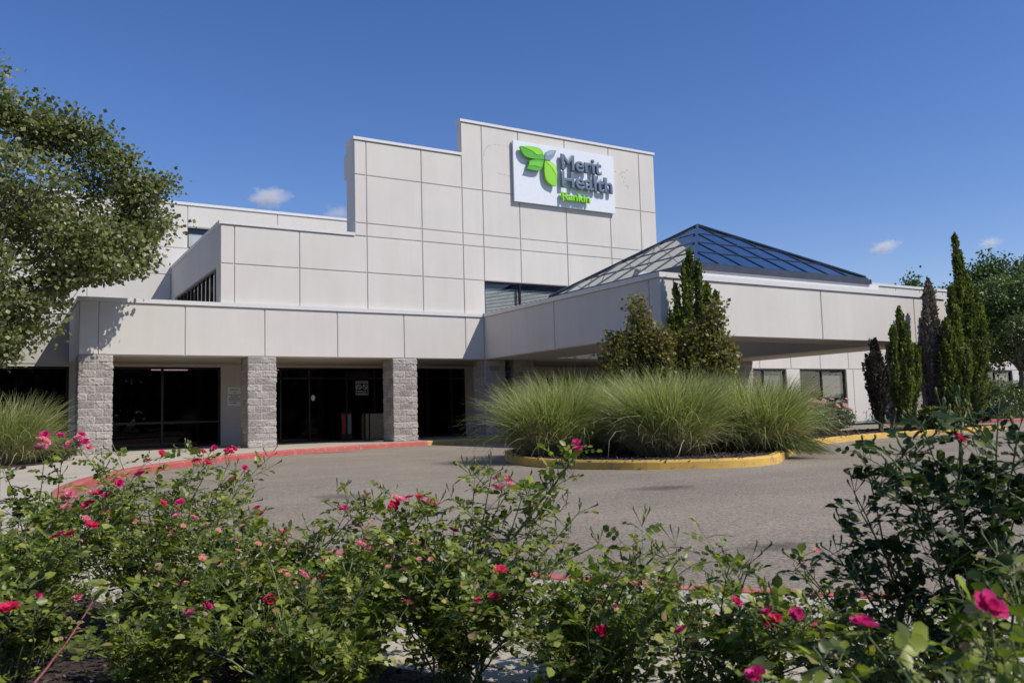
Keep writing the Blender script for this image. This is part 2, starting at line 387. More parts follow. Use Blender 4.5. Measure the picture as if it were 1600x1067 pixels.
sheet('ground', [(-2500, -2500), (2500, -2500), (2500, 2500), (-2500, 2500)], -0.17, LAWN)
sheet('driveway', [(-3, -12), (70, -12), (70, 21.5), (45, 24.6), (-3, 24.6)], ROAD_Z, ASPHALT)
# outer kerb: road edge, from beneath the canopy round the left loop and past the camera
edge = spline([(26.5, 24.5), (16, 24.45), (13.3, 24.4), (11.5, 24.25), (9.6, 23.6), (7.5, 22.5), (5.3, 20.9), (3.55, 18.8), (2.35, 16.9), (1.55, 15.0), (1.0, 13.2), (0.68, 11.4), (0.66, 9.6),
               (0.95, 7.6), (1.45, 5.7), (1.95, 4.3), (2.42, 3.2), (2.86, 2.55), (3.3, 2.05), (4.3, 1.1), (6, -0.2), (9, -2.0), (14, -4.0), (24, -5.5), (44, -6)], 8)
edge = np.array(edge)
T = np.gradient(edge, axis=0); T /= np.linalg.norm(T, axis=1)[:, None]; Rr = np.stack([T[:, 1], -T[:, 0]], 1)
KW = 0.15
back = edge + Rr*KW          # side away from the road (travel direction has the walk on its right)
prof = [(0.0, -0.06), (0.012, 0.105), (0.035, 0.134), (KW, 0.139), (KW, -0.06)]
i_red = int(np.argmin(np.hypot(edge[:, 0]-11.5, edge[:, 1]-24.25)))
i_end = int(np.argmin(np.hypot(edge[:, 0]-6, edge[:, 1]+0.2)))
tag(sweep('yellow_curb', edge[:i_red+1], prof, YELC, None, ROAD_Z), kind='structure')
tag(sweep('red_curb', edge[i_red:], prof, REDC, None, ROAD_Z), kind='structure')
# walk between the kerb and the building, and the strip between the kerb and the rose bed
bed = spline([(-3.5, 10.0), (-0.9, 7.2), (0.0, 5.2), (0.50, 3.75), (0.82, 2.95), (1.10, 2.35), (1.50, 1.75), (2.1, 1.05), (3.2, 0.0), (5.2, -1.8), (8.5, -3.8), (14, -5.8), (24, -7.4), (44, -8)], 8)
walk_pts = [tuple(p) for p in back] + [tuple(p) for p in bed[::-1]] + [(-9, 13), (-9, 36.5), (26.5, 36.5)]
sheet('sidewalk', walk_pts, 0.005, CONC)
sheet('rose_bed', [tuple(p) for p in bed] + [(44, -14), (-14, -14), (-14, 10)], 0.012, MULCH)
sheet('building_bed', spline([(-6, 17.4), (-2, 18.3), (0.0, 19.0), (0.75, 19.9), (1.25, 21.6), (1.45, 23.6), (1.45, 24.8)], 6) + [np.array((1.45, 28.5)), np.array((-9, 28.5)), np.array((-9, 17.4))], 0.012, MULCH)
# planted island in front of the canopy
isl = spline([(10.0, 16.5), (8.95, 15.2), (8.0, 13.2), (7.75, 11.6), (8.3, 10.2), (9.4, 9.4), (10.4, 9.35), (11.4, 10.0), (13.0, 11.15), (15.3, 12.65), (17.2, 13.5), (19.7, 14.2), (22.2, 14.45), (25.2, 14.6), (27.4, 15.0), (27.6, 16.2), (26.4, 17.0), (22, 17.1), (14, 17.1), (11.4, 17.0), (10.0, 16.5)], 7)
isl = np.array(isl)
tag(sweep('yellow_curb', isl, [(0.0, -0.05), (0.012, 0.11), (0.035, 0.14), (-0.0, 0.14), (-0.15, 0.14), (-0.15, -0.05)] if False else [(0.0, -0.05), (-0.012, 0.11), (-0.035, 0.14), (-0.15, 0.143), (-0.15, -0.05)], YELC, None, ROAD_Z), kind='structure')
Ti = np.gradient(isl, axis=0); Ti /= np.linalg.norm(Ti, axis=1)[:, None]; Ri = np.stack([Ti[:, 1], -Ti[:, 0]], 1)
sheet('island_bed', [tuple(p) for p in (isl - Ri*0.14)[:-1]], -0.005, MULCH)
# far side of the drive on the right
far = spline([(34.5, 24.7), (34.3, 22.0), (36.0, 20.3), (40, 19.2), (50, 16.0), (70, 8.0)], 6)
tag(sweep('far_curb', far, [(0.0, -0.05), (-0.012, 0.11), (-0.035, 0.14), (-0.15, 0.143), (-0.15, -0.05)], REDC, None, ROAD_Z), kind='structure')
sheet('far_bed', [tuple(p + np.array([0.08, 0.13])) for p in far] + [(70, 24.8), (34.6, 24.8)], -0.01, MULCH)

# ------------------------------------------------------------------ the building
FY, GY, BY = 24.87, 28.56, 33.2
TY = 24.99; K = TY/FY
def tx(x): return x*K
def tz(z): return CAM_H+(z-CAM_H)*K
B = empty('hospital_building', (13.0, 28.0, 0), 'white panelled hospital with stepped parapet, stone pillars and pyramid skylight over its canopy', 'building')
m = MB()
# porch beam (fascia) with its panels
m.box(1.70, 13.98, FY+0.03, FY+0.35, 2.64, 4.12)
m.box(1.70, 2.0, FY+0.35, GY+0.15, 2.64, 4.12)              # left return
panel_cells(m, 'y', -1, [1.70, 2.166, 4.358, 6.578, 8.80, 11.025, 13.262, 13.99], [2.64, 4.085], FY, 0.035)
fa = m.build('porch_fascia', WALL, B)
MB().box(1.655, 13.985, FY-0.045, FY+0.42, 4.075, 4.19).box(1.655, 2.05, FY+0.42, GY+0.2, 4.075, 4.19).build('coping', COPING, fa)
# soffit of the porch, and roof above it
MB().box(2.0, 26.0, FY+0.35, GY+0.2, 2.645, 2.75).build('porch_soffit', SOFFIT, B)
MB().box(2.05, 14.0, FY+0.42, 33.1, 3.85, 3.95).build('porch_roof', COPING, B)
# second storey left block (tier) + stepped parapet towers, joints at the measured spacing
X5, X9, X13, X21 = tx(5.31), tx(9.40), tx(13.245), tx(21.83)
Z65, Z97, Z108 = tz(6.54), tz(9.655), tz(10.845)
whole = (tx(14.03), tx(17.6), tz(3.9), tz(5.335))
m = MB()
wall_open(m, 'y', X5, X21, 3.6, tz(5.335), TY+0.03, TY+0.33, [whole])
m.box(X5, X21, TY+0.03, TY+0.33, tz(5.335), Z65-0.02)
m.box(X9, X13, TY+0.03, TY+0.70, Z65-0.02, Z97-0.02)
m.box(X13, X21, TY+0.03, TY+0.28, Z65-0.02, Z108-0.02)
ux = [X5, tx(5.704), tx(7.63), tx(9.80), tx(11.73), X13, tx(14.047), tx(15.535), tx(17.54), tx(19.57), tx(21.054), X21]
uz = [3.6, tz(5.335), tz(6.50), tz(6.917), tz(8.474), Z97, Z108]
def keep(u, z):
    if u < X9: return z < Z65
    if u < X13: return z < Z97
    return True
# low tier cells end under its coping
panel_cells(m, 'y', -1, ux[:3]+[X9+0.4*K], [3.6, tz(5.335), Z65-0.06], TY, 0.035, holes=[whole])
panel_cells(m, 'y', -1, [X9, ux[3]], [tz(6.50), tz(6.917), tz(8.474), Z97-0.06], TY, 0.035)
panel_cells(m, 'y', -1, ux[3:6], [3.6, tz(5.335), tz(6.5), tz(6.917), tz(8.474), Z97-0.06], TY, 0.035)
panel_cells(m, 'y', -1, ux[5:], [3.6, tz(5.335), tz(6.5), tz(6.917), tz(8.474), Z108-0.06], TY, 0.035, holes=[whole])
fr = m.build('front_wall', WALL, B)
m = MB()
m.box(X5-0.04, X9-0.0, TY-0.04, TY+0.38, Z65-0.05, Z65+0.05)
m.build('coping', COPING, fr); m = MB()
m.box(X9-0.03, X13, TY-0.04, TY+0.74, Z97-0.05, Z97+0.04)
m.build('coping', COPING, fr); m = MB()
m.box(X13-0.03, X21+0.03, TY-0.04, TY+0.32, Z108-0.05, Z108+0.04)
m.build('coping', COPING, fr)
# left return of the tower has a deeper upper box with a raked outline
MB().box(X9+0.005, X9+0.6, TY+0.70, TY+0.92, tz(8.5), Z97-0.35).build('parapet_return', WALL, B)
# side wall of the tier with its strip window
sw = (TY+0.55, 32.45, 3.9, 5.335)
m = MB(); wall_open(m, 'x', TY+0.33, BY, 3.6, Z65-0.05, X5, X5+0.3, [sw])
sidew = m.build('side_wall', WALL, B)
MB().box(X5-0.04, X5+0.4, TY+0.38, BY, Z65-0.05, Z65+0.05).build('coping', COPING, sidew)
MB().box(X5+0.3, X21, TY+0.75, BY, 6.3, 6.4).build('flat_roof', COPING, B)

def window(x0, x1, z0, z1, y, parent, mulls=(), pane=GLASS_W, fr=FRAME, axis='y', t=0.06, deep=0.10, rails=()):
    """frame (with mullions) set back in the opening, one pane mesh as its sub-part"""
    def bx(mb, a, b, c, d, e, f): mb.box(a, b, c, d, e, f) if axis == 'y' else mb.box(c, d, a, b, e, f)
    m = MB(); bx(m, x0, x1, y, y+deep, z0, z0+t); bx(m, x0, x1, y, y+deep, z1-t, z1)
    bx(m, x0, x0+t, y, y+deep, z0+t, z1-t); bx(m, x1-t, x1, y, y+deep, z0+t, z1-t)
    for q in mulls: bx(m, q-t/2, q+t/2, y+0.004, y+deep-0.004, z0+t, z1-t)
    cuts = [x0+t, *[q for q in mulls], x1-t]
    for r in rails:
        for a, b in zip(cuts, cuts[1:]):
            bx(m, a+(t/2 if a in mulls else 0), b-(t/2 if b in mulls else 0), y+0.008, y+deep-0.008, r-t/2, r+t/2)
    f = m.build('window', fr, parent)
    g = MB(); yy = y+deep*0.5
    if axis == 'y': g.poly([(x0+t, yy, z0+t), (x1-t, yy, z0+t), (x1-t, yy, z1-t), (x0+t, yy, z1-t)])
    else: g.poly([(yy, x0+t, z0+t), (yy, x1-t, z0+t), (yy, x1-t, z1-t), (yy, x0+t, z1-t)])
    g.build('pane', pane, f)
    return f
def room(x0, x1, y0, y1, z0, z1, parent, mm=None, name='room_interior'):
    m = MB(); t = 0.05
    m.box(x0, x1, y1, y1+t, z0, z1); m.box(x0-t, x0, y0, y1, z0, z1); m.box(x1, x1+t, y0, y1, z0, z1)
    m.box(x0, x1, y0, y1, z0-t, z0); m.box(x0, x1, y0, y1, z1, z1+t)
    return m.build(name, mm or DARK, parent)
def blinds(x0, x1, z0, z1, y, parent, step=0.05):
    m = MB(); z = z0
    while z < z1:
        m.poly([(x0, y, z), (x1, y, z), (x1, y+0.035, z+0.034), (x0, y+0.035, z+0.034)]); z += step
    return m.build('blinds', BLIND, parent)
# tower window above the canopy roof
wf = window(whole[0], whole[1], whole[2], whole[3], TY+0.06, B, mulls=(tx(15.50),))
blinds(whole[0]+0.07, whole[1]-0.07, whole[2], whole[3]-0.24, TY+0.22, wf)
room(whole[0]-0.1, whole[1]+0.1, TY+0.34, TY+3, 3.7, 5.6, B)
# strip window in the tier's side wall
window(sw[0], sw[1], sw[2], sw[3], X5+0.08, B, mulls=[TY+0.55+0.62*k for k in range(1, 12)], axis='x', t=0.05)
m = MB(); m.box(X5+0.9, X5+0.95, TY+0.6, 32.4, 3.7, 5.5); m.build('room_interior', BLIND, B)

# taller block behind, to the left
wins = [(5.89, 7.5), (2.5, 4.1), (-0.9, 0.7), (-4.3, -2.7), (9.3, 10.9)]
holes = [(a, b, 7.35, 8.15) for a, b in wins]
m = MB(); wall_open(m, 'y', -14, 14, 3.9, 8.15, BY+0.03, BY+0.3, holes); m.box(-14, 14, BY+0.03, BY+0.3, 8.15, 9.0)
panel_cells(m, 'y', -1, [-14, -4.3, -0.9, 2.5, 5.89, 9.3, 14], [8.17, 9.0], BY, 0.035)
panel_cells(m, 'y', -1, sorted([-14, 14]+[v for p in wins for v in p]), [6.3, 7.33, 8.17], BY, 0.035, holes=holes)
panel_cells(m, 'y', -1, [-14, -4.3, -0.9, 2.5, 5.3, 9.3, 14], [3.9, 6.3], BY, 0.035)
bk = m.build('rear_wall', stucco('stucco_rear', (0.60, 0.575, 0.53)), B)
MB().box(-14, 14, BY-0.04, BY+0.4, 9.0, 9.1).build('coping', COPING, bk)
MB().box(-14, 14, BY+0.4, BY+9, 8.6, 8.7).build('flat_roof', COPING, B)
for a, b in wins:
    f = window(a, b, 7.35, 8.15, BY+0.06, B, t=0.05)
    MB().box(a+0.06, b-0.06, BY+0.2, BY+0.22, 7.42, 7.95).build('blinds', BLIND, f)
    room(a-0.05, b+0.05, BY+0.31, BY+2, 7.2, 8.3, B)

# recessed ground floor wall behind the porch
def notch(x): return x
gh = [(-8.0, 1.72, 0.0, 2.56), (2.32, 6.13, 0.0, 2.56), (7.62, 12.10, 0.0, 2.56), (12.55, 15.17, 0.0, 2.56), (18.4, 22.6, 0.0, 2.2)]
m = MB(); wall_open(m, 'y', -9.0, 26.0, -0.02, 2.56, GY, GY+0.2, gh)
m.box(-9.0, 26.0, GY, GY+0.2, 2.56, 2.65)
m.box(-9.0, 1.70, GY-0.02, GY+0.2, 2.65, 4.15)
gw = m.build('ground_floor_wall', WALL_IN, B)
MB().box(-9.0, 1.655, GY-0.05, GY+0.35, 4.15, 4.24).build('coping', COPING, gw)
window(-8.0, 1.72, 0.02, 2.56, GY+0.04, B, mulls=(-4.8, -1.6), pane=GLASS_D, t=0.07, rails=(0.80,))
window(2.32, 6.13, 0.02, 2.56, GY+0.04, B, mulls=(4.35,), pane=GLASS_D, t=0.07, rails=(0.80,))
window(7.62, 12.10, 0.02, 2.56, GY+0.04, B, mulls=(8.1, 9.1, 10.45, 11.5), pane=GLASS_D, t=0.06, rails=(2.2,))
window(12.55, 15.17, 0.02, 2.56, GY+0.04, B, mulls=(13.6, 14.6), pane=GLASS_D, t=0.06, rails=(2.2,))
window(18.4, 22.6, 0.02, 2.2, GY+0.04, B, mulls=(19.8, 21.2), pane=GLASS_D, t=0.07)
room(-8.9, 26.0, GY+0.22, GY+8, 0.0, 2.7, B, name='lobby_interior')
EM, t_, b_ = mat('fluorescent_diffuser'); b_.inputs['Emission Color'].default_value = (1, 0.97, 0.92, 1); b_.inputs['Emission Strength'].default_value = 1.6
for cx, cy in ((-0.6, 30.6), (4.3, 30.2), (5.1, 32.0), (8.7, 30.3), (8.3, 31.6), (11.6, 31.0), (14.3, 31.2)):
    MB().box(cx-0.6, cx+0.6, cy-0.06, cy+0.06, 2.655, 2.695).build('ceiling_light', EM, B)

# right hand wing
wx = [26.0 + 0.0] + [27.19+1.905*k for k in range(0, 19)]
rh = [(tx(29.65)-5.75+0.0, tx(28.78), tz(0.80), tz(2.375)), (tx(29.65), tx(32.72), tz(0.80), tz(2.375)), (tx(34.6), tx(37.6), tz(0.8), tz(2.375)), (tx(43.4), tx(46.4), tz(0.8), tz(2.375))]
rh[0] = (26.35, tx(28.78), tz(0.80), tz(2.375))
m = MB(); wall_open(m, 'y', 26.0, 62.0, -0.05, tz(2.375), TY+0.03, TY+0.3, rh)
m.box(26.0, 62.0, TY+0.03, TY+0.3, tz(2.375), 6.42); m.box(X21+0.001, 26.0, TY+0.03, TY+0.3, 2.75, 6.42)
m.box(26.0, 26.3, TY+0.3, GY, -0.05, 2.75)
zz = [0.0, tz(2.39), 4.3, 6.38]
panel_cells(m, 'y', -1, [tx(q) for q in (26.0, 27.19, 29.10, 31.0, 32.92, 34.83, 36.74, 38.65, 40.56, 42.47, 44.38, 46.29, 48.2, 50.1, 52.0, 54.0, 56.0)], [tz(2.39), 4.3, 6.38], TY, 0.035)
panel_cells(m, 'y', -1, [26.0, 26.35, tx(28.78), tx(29.65), tx(32.72), tx(33.2), tx(34.6), tx(37.6), tx(40.5), tx(43.4), tx(46.4), tx(50), tx(56)], [0.0, tz(2.385)], TY, 0.035, holes=rh)
panel_cells(m, 'y', -1, [tx(q) for q in (21.85, 23.5, 25.0, 26.0)], [4.3, 6.38], TY, 0.035)
wg = m.build('wing_wall', WALL, B)
MB().box(X21+0.03, 62, TY-0.045, TY+0.4, 6.38, 6.50).build('coping', COPING, wg)
for h in rh:
    f = window(h[0], h[1], h[2], h[3], TY+0.07, B, mulls=((h[0]+h[1])/2-0.05,), t=0.07, pane=GLASS_W)
    MB().box((h[0]+h[1])/2+0.03, h[1]-0.08, TY+0.22, TY+0.24, h[2]+0.32, h[3]-0.1).build('roller_shade', SHADE, f)
    room(h[0]-0.02, h[1]+0.02, TY+0.32, TY+2.5, h[2]-0.3, h[3]+0.1, B)

# ------------------------------------------------------------------ entrance canopy
CX0, CX1, CY0 = 13.98, 25.97, 15.888
WX0, WX1, WY0, WY1 = 16.28, 23.75, 17.0, 24.0
m = MB()
m.box(CX0+0.03, WX0, CY0+0.03, FY, 2.64, 4.12); m.box(WX1, CX1-0.03, CY0+0.03, FY, 2.64, 4.12)
m.box(WX0, WX1, CY0+0.03, WY0, 2.64, 4.12); m.box(WX0, WX1, WY1, FY, 2.64, 4.12)
m.box(CX0, CX1, FY, FY+0.35, 2.641, 4.12)
panel_cells(m, 'y', -1, [CX0, 14.433, 15.615, 19.985, 24.34, 25.52, CX1], [2.64, 4.085], CY0, 0.035)
panel_cells(m, 'x', -1, [CY0, 16.319, 20.63, FY-0.005], [2.64, 4.085], CX0, 0.035)
panel_cells(m, 'x', 1, [CY0, 16.319, 20.63, FY-0.005], [2.64, 4.085], CX1, 0.035)
cp = m.build('entrance_canopy', WALL, B)
m = MB()
m.box(CX0-0.045, CX1+0.045, CY0-0.045, CY0+0.4, 4.075, 4.205); m.box(CX0-0.045, CX0+0.4, CY0+0.4, FY-0.046, 4.075, 4.205)
m.box(CX1-0.4, CX1+0.045, CY0+0.4, TY-0.002, 4.075, 4.205)
m.build('coping', COPING, cp)
m = MB()   # roof deck ring and the white upstand below the skylight
m.box(CX0+0.4, WX0-0.2, CY0+0.4, TY, 4.12, 4.16); m.box(WX1+0.2, CX1-0.4, CY0+0.4, TY, 4.12, 4.16)
m.box(WX0-0.2, WX1+0.2, CY0+0.4, WY0-0.2, 4.12, 4.16); m.box(WX0-0.2, WX1+0.2, WY1+0.2, TY, 4.12, 4.16)
for a in ((WX0-0.2, WX0, WY0-0.2, WY1+0.2), (WX1, WX1+0.2, WY0-0.2, WY1+0.2), (WX0, WX1, WY0-0.2, WY0), (WX0, WX1, WY1, WY1+0.2)):
    m.box(*a, 4.12, 4.56)
m.build('roof_deck', COPING, cp)
SX0, SX1, SY0, SY1, SZ = 16.12, 23.40, 16.85, 24.02, 4.77
AP = (19.78, 20.5, 6.88)
m = MB()
for a in ((SX0-0.12, SX0+0.1, SY0-0.12, SY1+0.12), (SX1-0.1, SX1+0.12, SY0-0.12, SY1+0.12), (SX0+0.1, SX1-0.1, SY0-0.12, SY0+0.1), (SX0+0.1, SX1-0.1, SY1-0.1, SY1+0.12)):
    m.box(*a, 4.565, SZ-0.06)
kb = m.build('skylight', CURBM, B)
m = MB()
for a in ((SX0-0.05, SX0+0.1, SY0-0.05, SY1+0.05), (SX1-0.1, SX1+0.05, SY0-0.05, SY1+0.05), (SX0+0.1, SX1-0.1, SY0-0.05, SY0+0.1), (SX0+0.1, SX1-0.1, SY1-0.1, SY1+0.05)):
    m.box(*a, SZ-0.06, SZ)
def bar(mb, a, b, w, h, nrm):
    a, b, n = Vector(a), Vector(b), Vector(nrm).normalized(); d = (b-a).normalized(); s = d.cross(n).normalized()*w/2; n = n*h
    q = [a-s, a+s, a+s+n, a-s+n, b-s, b+s, b+s+n, b-s+n]; i = len(mb.v); mb.v += [tuple(p) for p in q]
    for f in ((0, 1, 2, 3), (7, 6, 5, 4), (0, 4, 5, 1), (1, 5, 6, 2), (2, 6, 7, 3), (3, 7, 4, 0)): mb.f.append(tuple(i+k for k in f)); mb.m.append(0)
cor = [(SX0, SY0, SZ), (SX1, SY0, SZ), (SX1, SY1, SZ), (SX0, SY1, SZ)]
pane = MB(); A = Vector(AP)
for k in range(4):
    P0, P1 = Vector(cor[k]), Vector(cor[(k+1) % 4]); n = (P1-P0).cross(A-P0).normalized()
    if n.z < 0: n = -n
    pane.poly([P0, P1, A])
    bar(m, P0, A, 0.085, 0.05, (n+Vector((0, 0, 0.4))).normalized())
    nb = 7; mid = (A-(P0+P1)/2)
    for j in range(1, nb+1):            # rafters run parallel up the slope from eaves to hip
        f = j/(nb+1); base = P0.lerp(P1, f)
        h = 2*min(f, 1-f); foot = (A-P0).dot((P1-P0).normalized())/(P1-P0).length
        h = f/foot if f < foot else (1-f)/(1-foot)
        up = (A-(P0+(P1-P0)*foot)); top = base + up*h
        bar(m, base, top, 0.035, 0.025, n)
    for j in range(1, 4):               # purlins
        f = j/4; bar(m, P0.lerp(A, f), P1.lerp(A, f), 0.03, 0.02, n)
fb = m.build('skylight_bars', FRAMEG, kb)
pane.build('pane', GLASS_S, kb)

# ------------------------------------------------------------------ split-face block pillars
def fbm(x, y, seed):
    rng = np.random.RandomState(seed); g = rng.rand(64, 64); out = 0; a = 0.5; tot = 0
    for o in range(4):
        fx, fy = x*(2**o), y*(2**o); ix, iy = np.floor(fx).astype(int), np.floor(fy).astype(int)
        u, v = fx-ix, fy-iy; u = u*u*(3-2*u); v = v*v*(3-2*v)
        G = lambda a_, b_: g[a_ % 64, b_ % 64]
        out = out + a*((G(ix, iy)*(1-u)+G(ix+1, iy)*u)*(1-v)+(G(ix, iy+1)*(1-u)+G(ix+1, iy+1)*u)*v); tot += a; a *= 0.55
    return out/tot
def pillar(x0, y0, wx_=0.80, wy_=0.80, z0=-0.02, z1=2.64, seed=0, res=0.016):
    nu = [max(2, int(wx_/res)), max(2, int(wy_/res))]; course = 0.2032
    nz = int((z1-z0)/res)
    U = []; corners = [(x0, y0), (x0+wx_, y0), (x0+wx_, y0+wy_), (x0, y0+wy_)]
    pos, nrm, uu, side = [], [], [], []
    ns = [(0, -1), (1, 0), (0, 1), (-1, 0)]
    for k in range(4):
        a, b = np.array(corners[k]), np.array(corners[(k+1) % 4]); n_ = nu[k % 2]
        for i in range(n_):
            t = i/n_; pos.append(a+(b-a)*t); uu.append(t*np.linalg.norm(b-a)); side.append(k)
            nn = np.array(ns[k], float)
            if i == 0: nn = nn + np.array(ns[k-1], float)
            nrm.append(nn)
    pos, nrm, uu, side = map(np.array, (pos, nrm, uu, side)); n = len(pos)
    zs = np.linspace(z0, z1, nz+1)
    Z = np.repeat(zs, n); X = np.tile(pos[:, 0], nz+1); Y = np.tile(pos[:, 1], nz+1); Uc = np.tile(uu, nz+1); S = np.tile(side, nz+1)
    NX = np.tile(nrm[:, 0], nz+1); NY = np.tile(nrm[:, 1], nz+1)
    row = np.floor((z1-Z)/course+1e-6).astype(int); fz = (z1-Z)/course-row
    off = np.where((row+S) % 2 == 0, 0.0, 0.2); cu = (Uc+off)/0.4; ci = np.floor(cu).astype(int); fu = cu-ci
    eu = np.minimum(fu, 1-fu)*0.4; corner = (np.minimum(Uc, wx_-Uc) < res*0.6); eu = np.where(corner, 0.2, eu)
    e = np.minimum(np.minimum(fz, 1-fz)*course, eu)
    rng = np.random.RandomState(seed+77); tb = rng.rand(40, 40)
    tint = tb[(row*4+S) % 40, (ci+S*5+3) % 40]
    rock = np.clip(fbm(Uc*9+S*13+seed, Z*13, seed+3)*0.5+fbm(Uc*30+S*7, Z*36, seed+9)*0.5, 0, 1); rock = np.clip((rock-0.3)*2.2, 0, 1.2)
    k = np.clip((e-0.003)/0.020, 0, 1); k = k*k*(3-2*k)
    d = k*(0.004+0.030*rock*(0.6+0.7*tint))
    V = np.stack([X+NX*d, Y+NY*d, Z], 1)
    mort = (e < 0.0075).astype(float)
    i, j = np.meshgrid(np.arange(nz), np.arange(n), indexing='ij'); j2 = (j+1) % n
    F = np.stack([i*n+j, i*n+j2, (i+1)*n+j2, (i+1)*n+j], -1).reshape(-1, 4)
    me = npmesh('pillar', V, F, None, [BLOCK], color=np.stack([mort, np.clip(tint*0.8+0.25*rock, 0, 1), rock], 1))
    return link('pillar', me, B)
pillar(1.72, FY+0.0, seed=1); pillar(6.10, FY, seed=2); pillar(10.63, FY, seed=3); pillar(13.98, FY, 0.77, 0.8, seed=4); pillar(15.15, FY, 0.8, 0.8, seed=5)
pillar(15.22, CY0+0.02, seed=6); pillar(23.98, CY0+0.02, seed=7); pillar(25.05, 24.05, 0.8, 0.78, seed=8, res=0.035)

# ------------------------------------------------------------------ wall sign with raised mark and lettering
SG = empty('wall_sign', (17.57, TY-0.1, 8.25), 'large white sign with green leaf mark and raised slate and lime lettering, high on tower', 'sign')
def prism(pts, y0, y1, name, m, parent, bev=0.0):
    mb = MB(); n = len(pts)
    mb.poly([(x, y0, z) for x, z in pts]); mb.poly([(x, y1, z) for x, z in pts][::-1])
    for i in range(n):
        a, b = pts[i], pts[(i+1) % n]; mb.poly([(a[0], y0, a[1]), (a[0], y1, a[1]), (b[0], y1, b[1]), (b[0], y0, b[1])])
    o = mb.build(name, m, parent)
    bm = bmesh.new(); bm.from_mesh(o.data); bmesh.ops.remove_doubles(bm, verts=bm.verts, dist=1e-5); bmesh.ops.recalc_face_normals(bm, faces=bm.faces); bm.to_mesh(o.data); bm.free()
    return o
MB().box(15.33, 19.81, TY-0.13, TY-0.045, 8.25, 10.46).box(15.5, 19.6, TY-0.045, TY+0.0, 8.45, 10.25).build('board', SIGNB, SG)
def smooth_poly(p, n=6, tips=()):
    """closed outline; points listed in tips stay sharp"""
    out = []; L = len(p)
    for i in range(L):
        a, b, c, d = [np.array(p[(i+k) % L], float) for k in (-1, 0, 1, 2)]
        if i in tips: a = 2*b-c
        if (i+1) % L in tips: d = 2*c-b
        for k in range(n):
            t = k/n; out.append(tuple(0.5*((2*b)+(-a+c)*t+(2*a-5*b+4*c-d)*t*t+(-a+3*b-3*c+d)*t**3)))
    return out
ly0, ly1 = TY-0.30, TY-0.21
petals = [([(15.53, 10.21), (16.06, 10.27), (16.38, 10.22), (16.49, 10.06), (16.53, 9.855), (16.21, 9.83), (15.96, 9.83), (15.72, 9.88), (15.58, 10.03)], (0, 4), GREEN1),
          ([(17.07, 10.27), (16.8, 10.23), (16.64, 10.15), (16.57, 10.0), (16.575, 9.86), (16.77, 9.87), (16.94, 10.0)], (0, 4), GREYB),
          ([(16.51, 9.825), (16.21, 9.815), (15.92, 9.74), (15.86, 9.59), (15.79, 9.43), (16.11, 9.41), (16.32, 9.44), (16.44, 9.56)], (0, 4), GREEN1),
          ([(16.56, 9.82), (16.78, 9.815), (16.97, 9.72), (17.07, 9.5), (17.05, 9.24), (17.0, 8.93), (16.75, 9.0), (16.59, 9.15), (16.53, 9.39), (16.53, 9.64)], (0, 5), GREEN2)]
for p, tips, mm in petals:
    prism(smooth_poly(p, 6, tips), ly0, ly1, 'leaf_mark', mm, SG)
lights = [([(15.60, 10.205), (16.06, 10.255), (16.36, 10.205), (16.46, 10.06), (16.22, 9.99), (16.02, 10.10)], (0, 3), GREEN2),
          ([(16.60, 9.79), (16.80, 9.775), (16.95, 9.69), (17.03, 9.5), (17.03, 9.34), (16.85, 9.60)], (0, 4), plain('leaf_mark_pale', (0.45, 0.78, 0.12), 0.35)),
          ([(15.90, 9.70), (16.2, 9.74), (16.44, 9.73), (16.38, 9.55), (16.1, 9.58), (15.86, 9.53)], (0, 2, 5), plain('leaf_mark_mid', (0.17, 0.55, 0.035), 0.35)),
          ([(17.03, 10.245), (16.8, 10.20), (16.66, 10.12), (16.60, 10.0), (16.80, 10.05)], (0, 3), plain('leaf_mark_palegrey', (0.33, 0.42, 0.47), 0.35))]
for p, tips, mm in lights:
    prism(smooth_poly(p, 5, tips), ly0-0.012, ly0-0.003, 'leaf_mark', mm, SG)
def text(s, x, z, size, sx, y, depth, m, parent, name='lettering', off=0.012, space=1.0):
    cu = bpy.data.curves.new(name, 'FONT'); cu.body = s; cu.size = size; cu.extrude = depth/2; cu.offset = 0.0; cu.bevel_depth = off; cu.bevel_resolution = 1; cu.space_character = space
    ob = bpy.data.objects.new(name, cu); COL.objects.link(ob)
    bpy.context.view_layer.update()
    me = bpy.data.meshes.new_from_object(ob.evaluated_get(bpy.context.evaluated_depsgraph_get()))
    bpy.data.objects.remove(ob); bpy.data.curves.remove(cu)
    n = len(me.vertices); c = np.zeros(n*3, np.float32); me.vertices.foreach_get('co', c); c = c.reshape(-1, 3)
    x0, x1 = c[:, 0].min(), c[:, 0].max()
    k = sx/(x1-x0) if sx else 1.0
    v = np.stack([x+(c[:, 0]-x0)*k, y-c[:, 2], z+c[:, 1]], 1)
    me.vertices.foreach_set('co', v.astype(np.float32).reshape(-1)); me.materials.clear(); me.materials.append(m); me.update()
    return link(name, me, parent)
text('Merit', 17.28, 9.62, 0.80, 1.83, ly0+0.045, 0.06, SLATE, SG, off=0.024)
text('Health', 17.26, 8.97, 0.80, 2.34, ly0+0.045, 0.06, SLATE, SG, off=0.024)
text('Rankin', 17.26, 8.49, 0.385, 1.26, ly0+0.045, 0.08, LIME, SG, off=0.014)

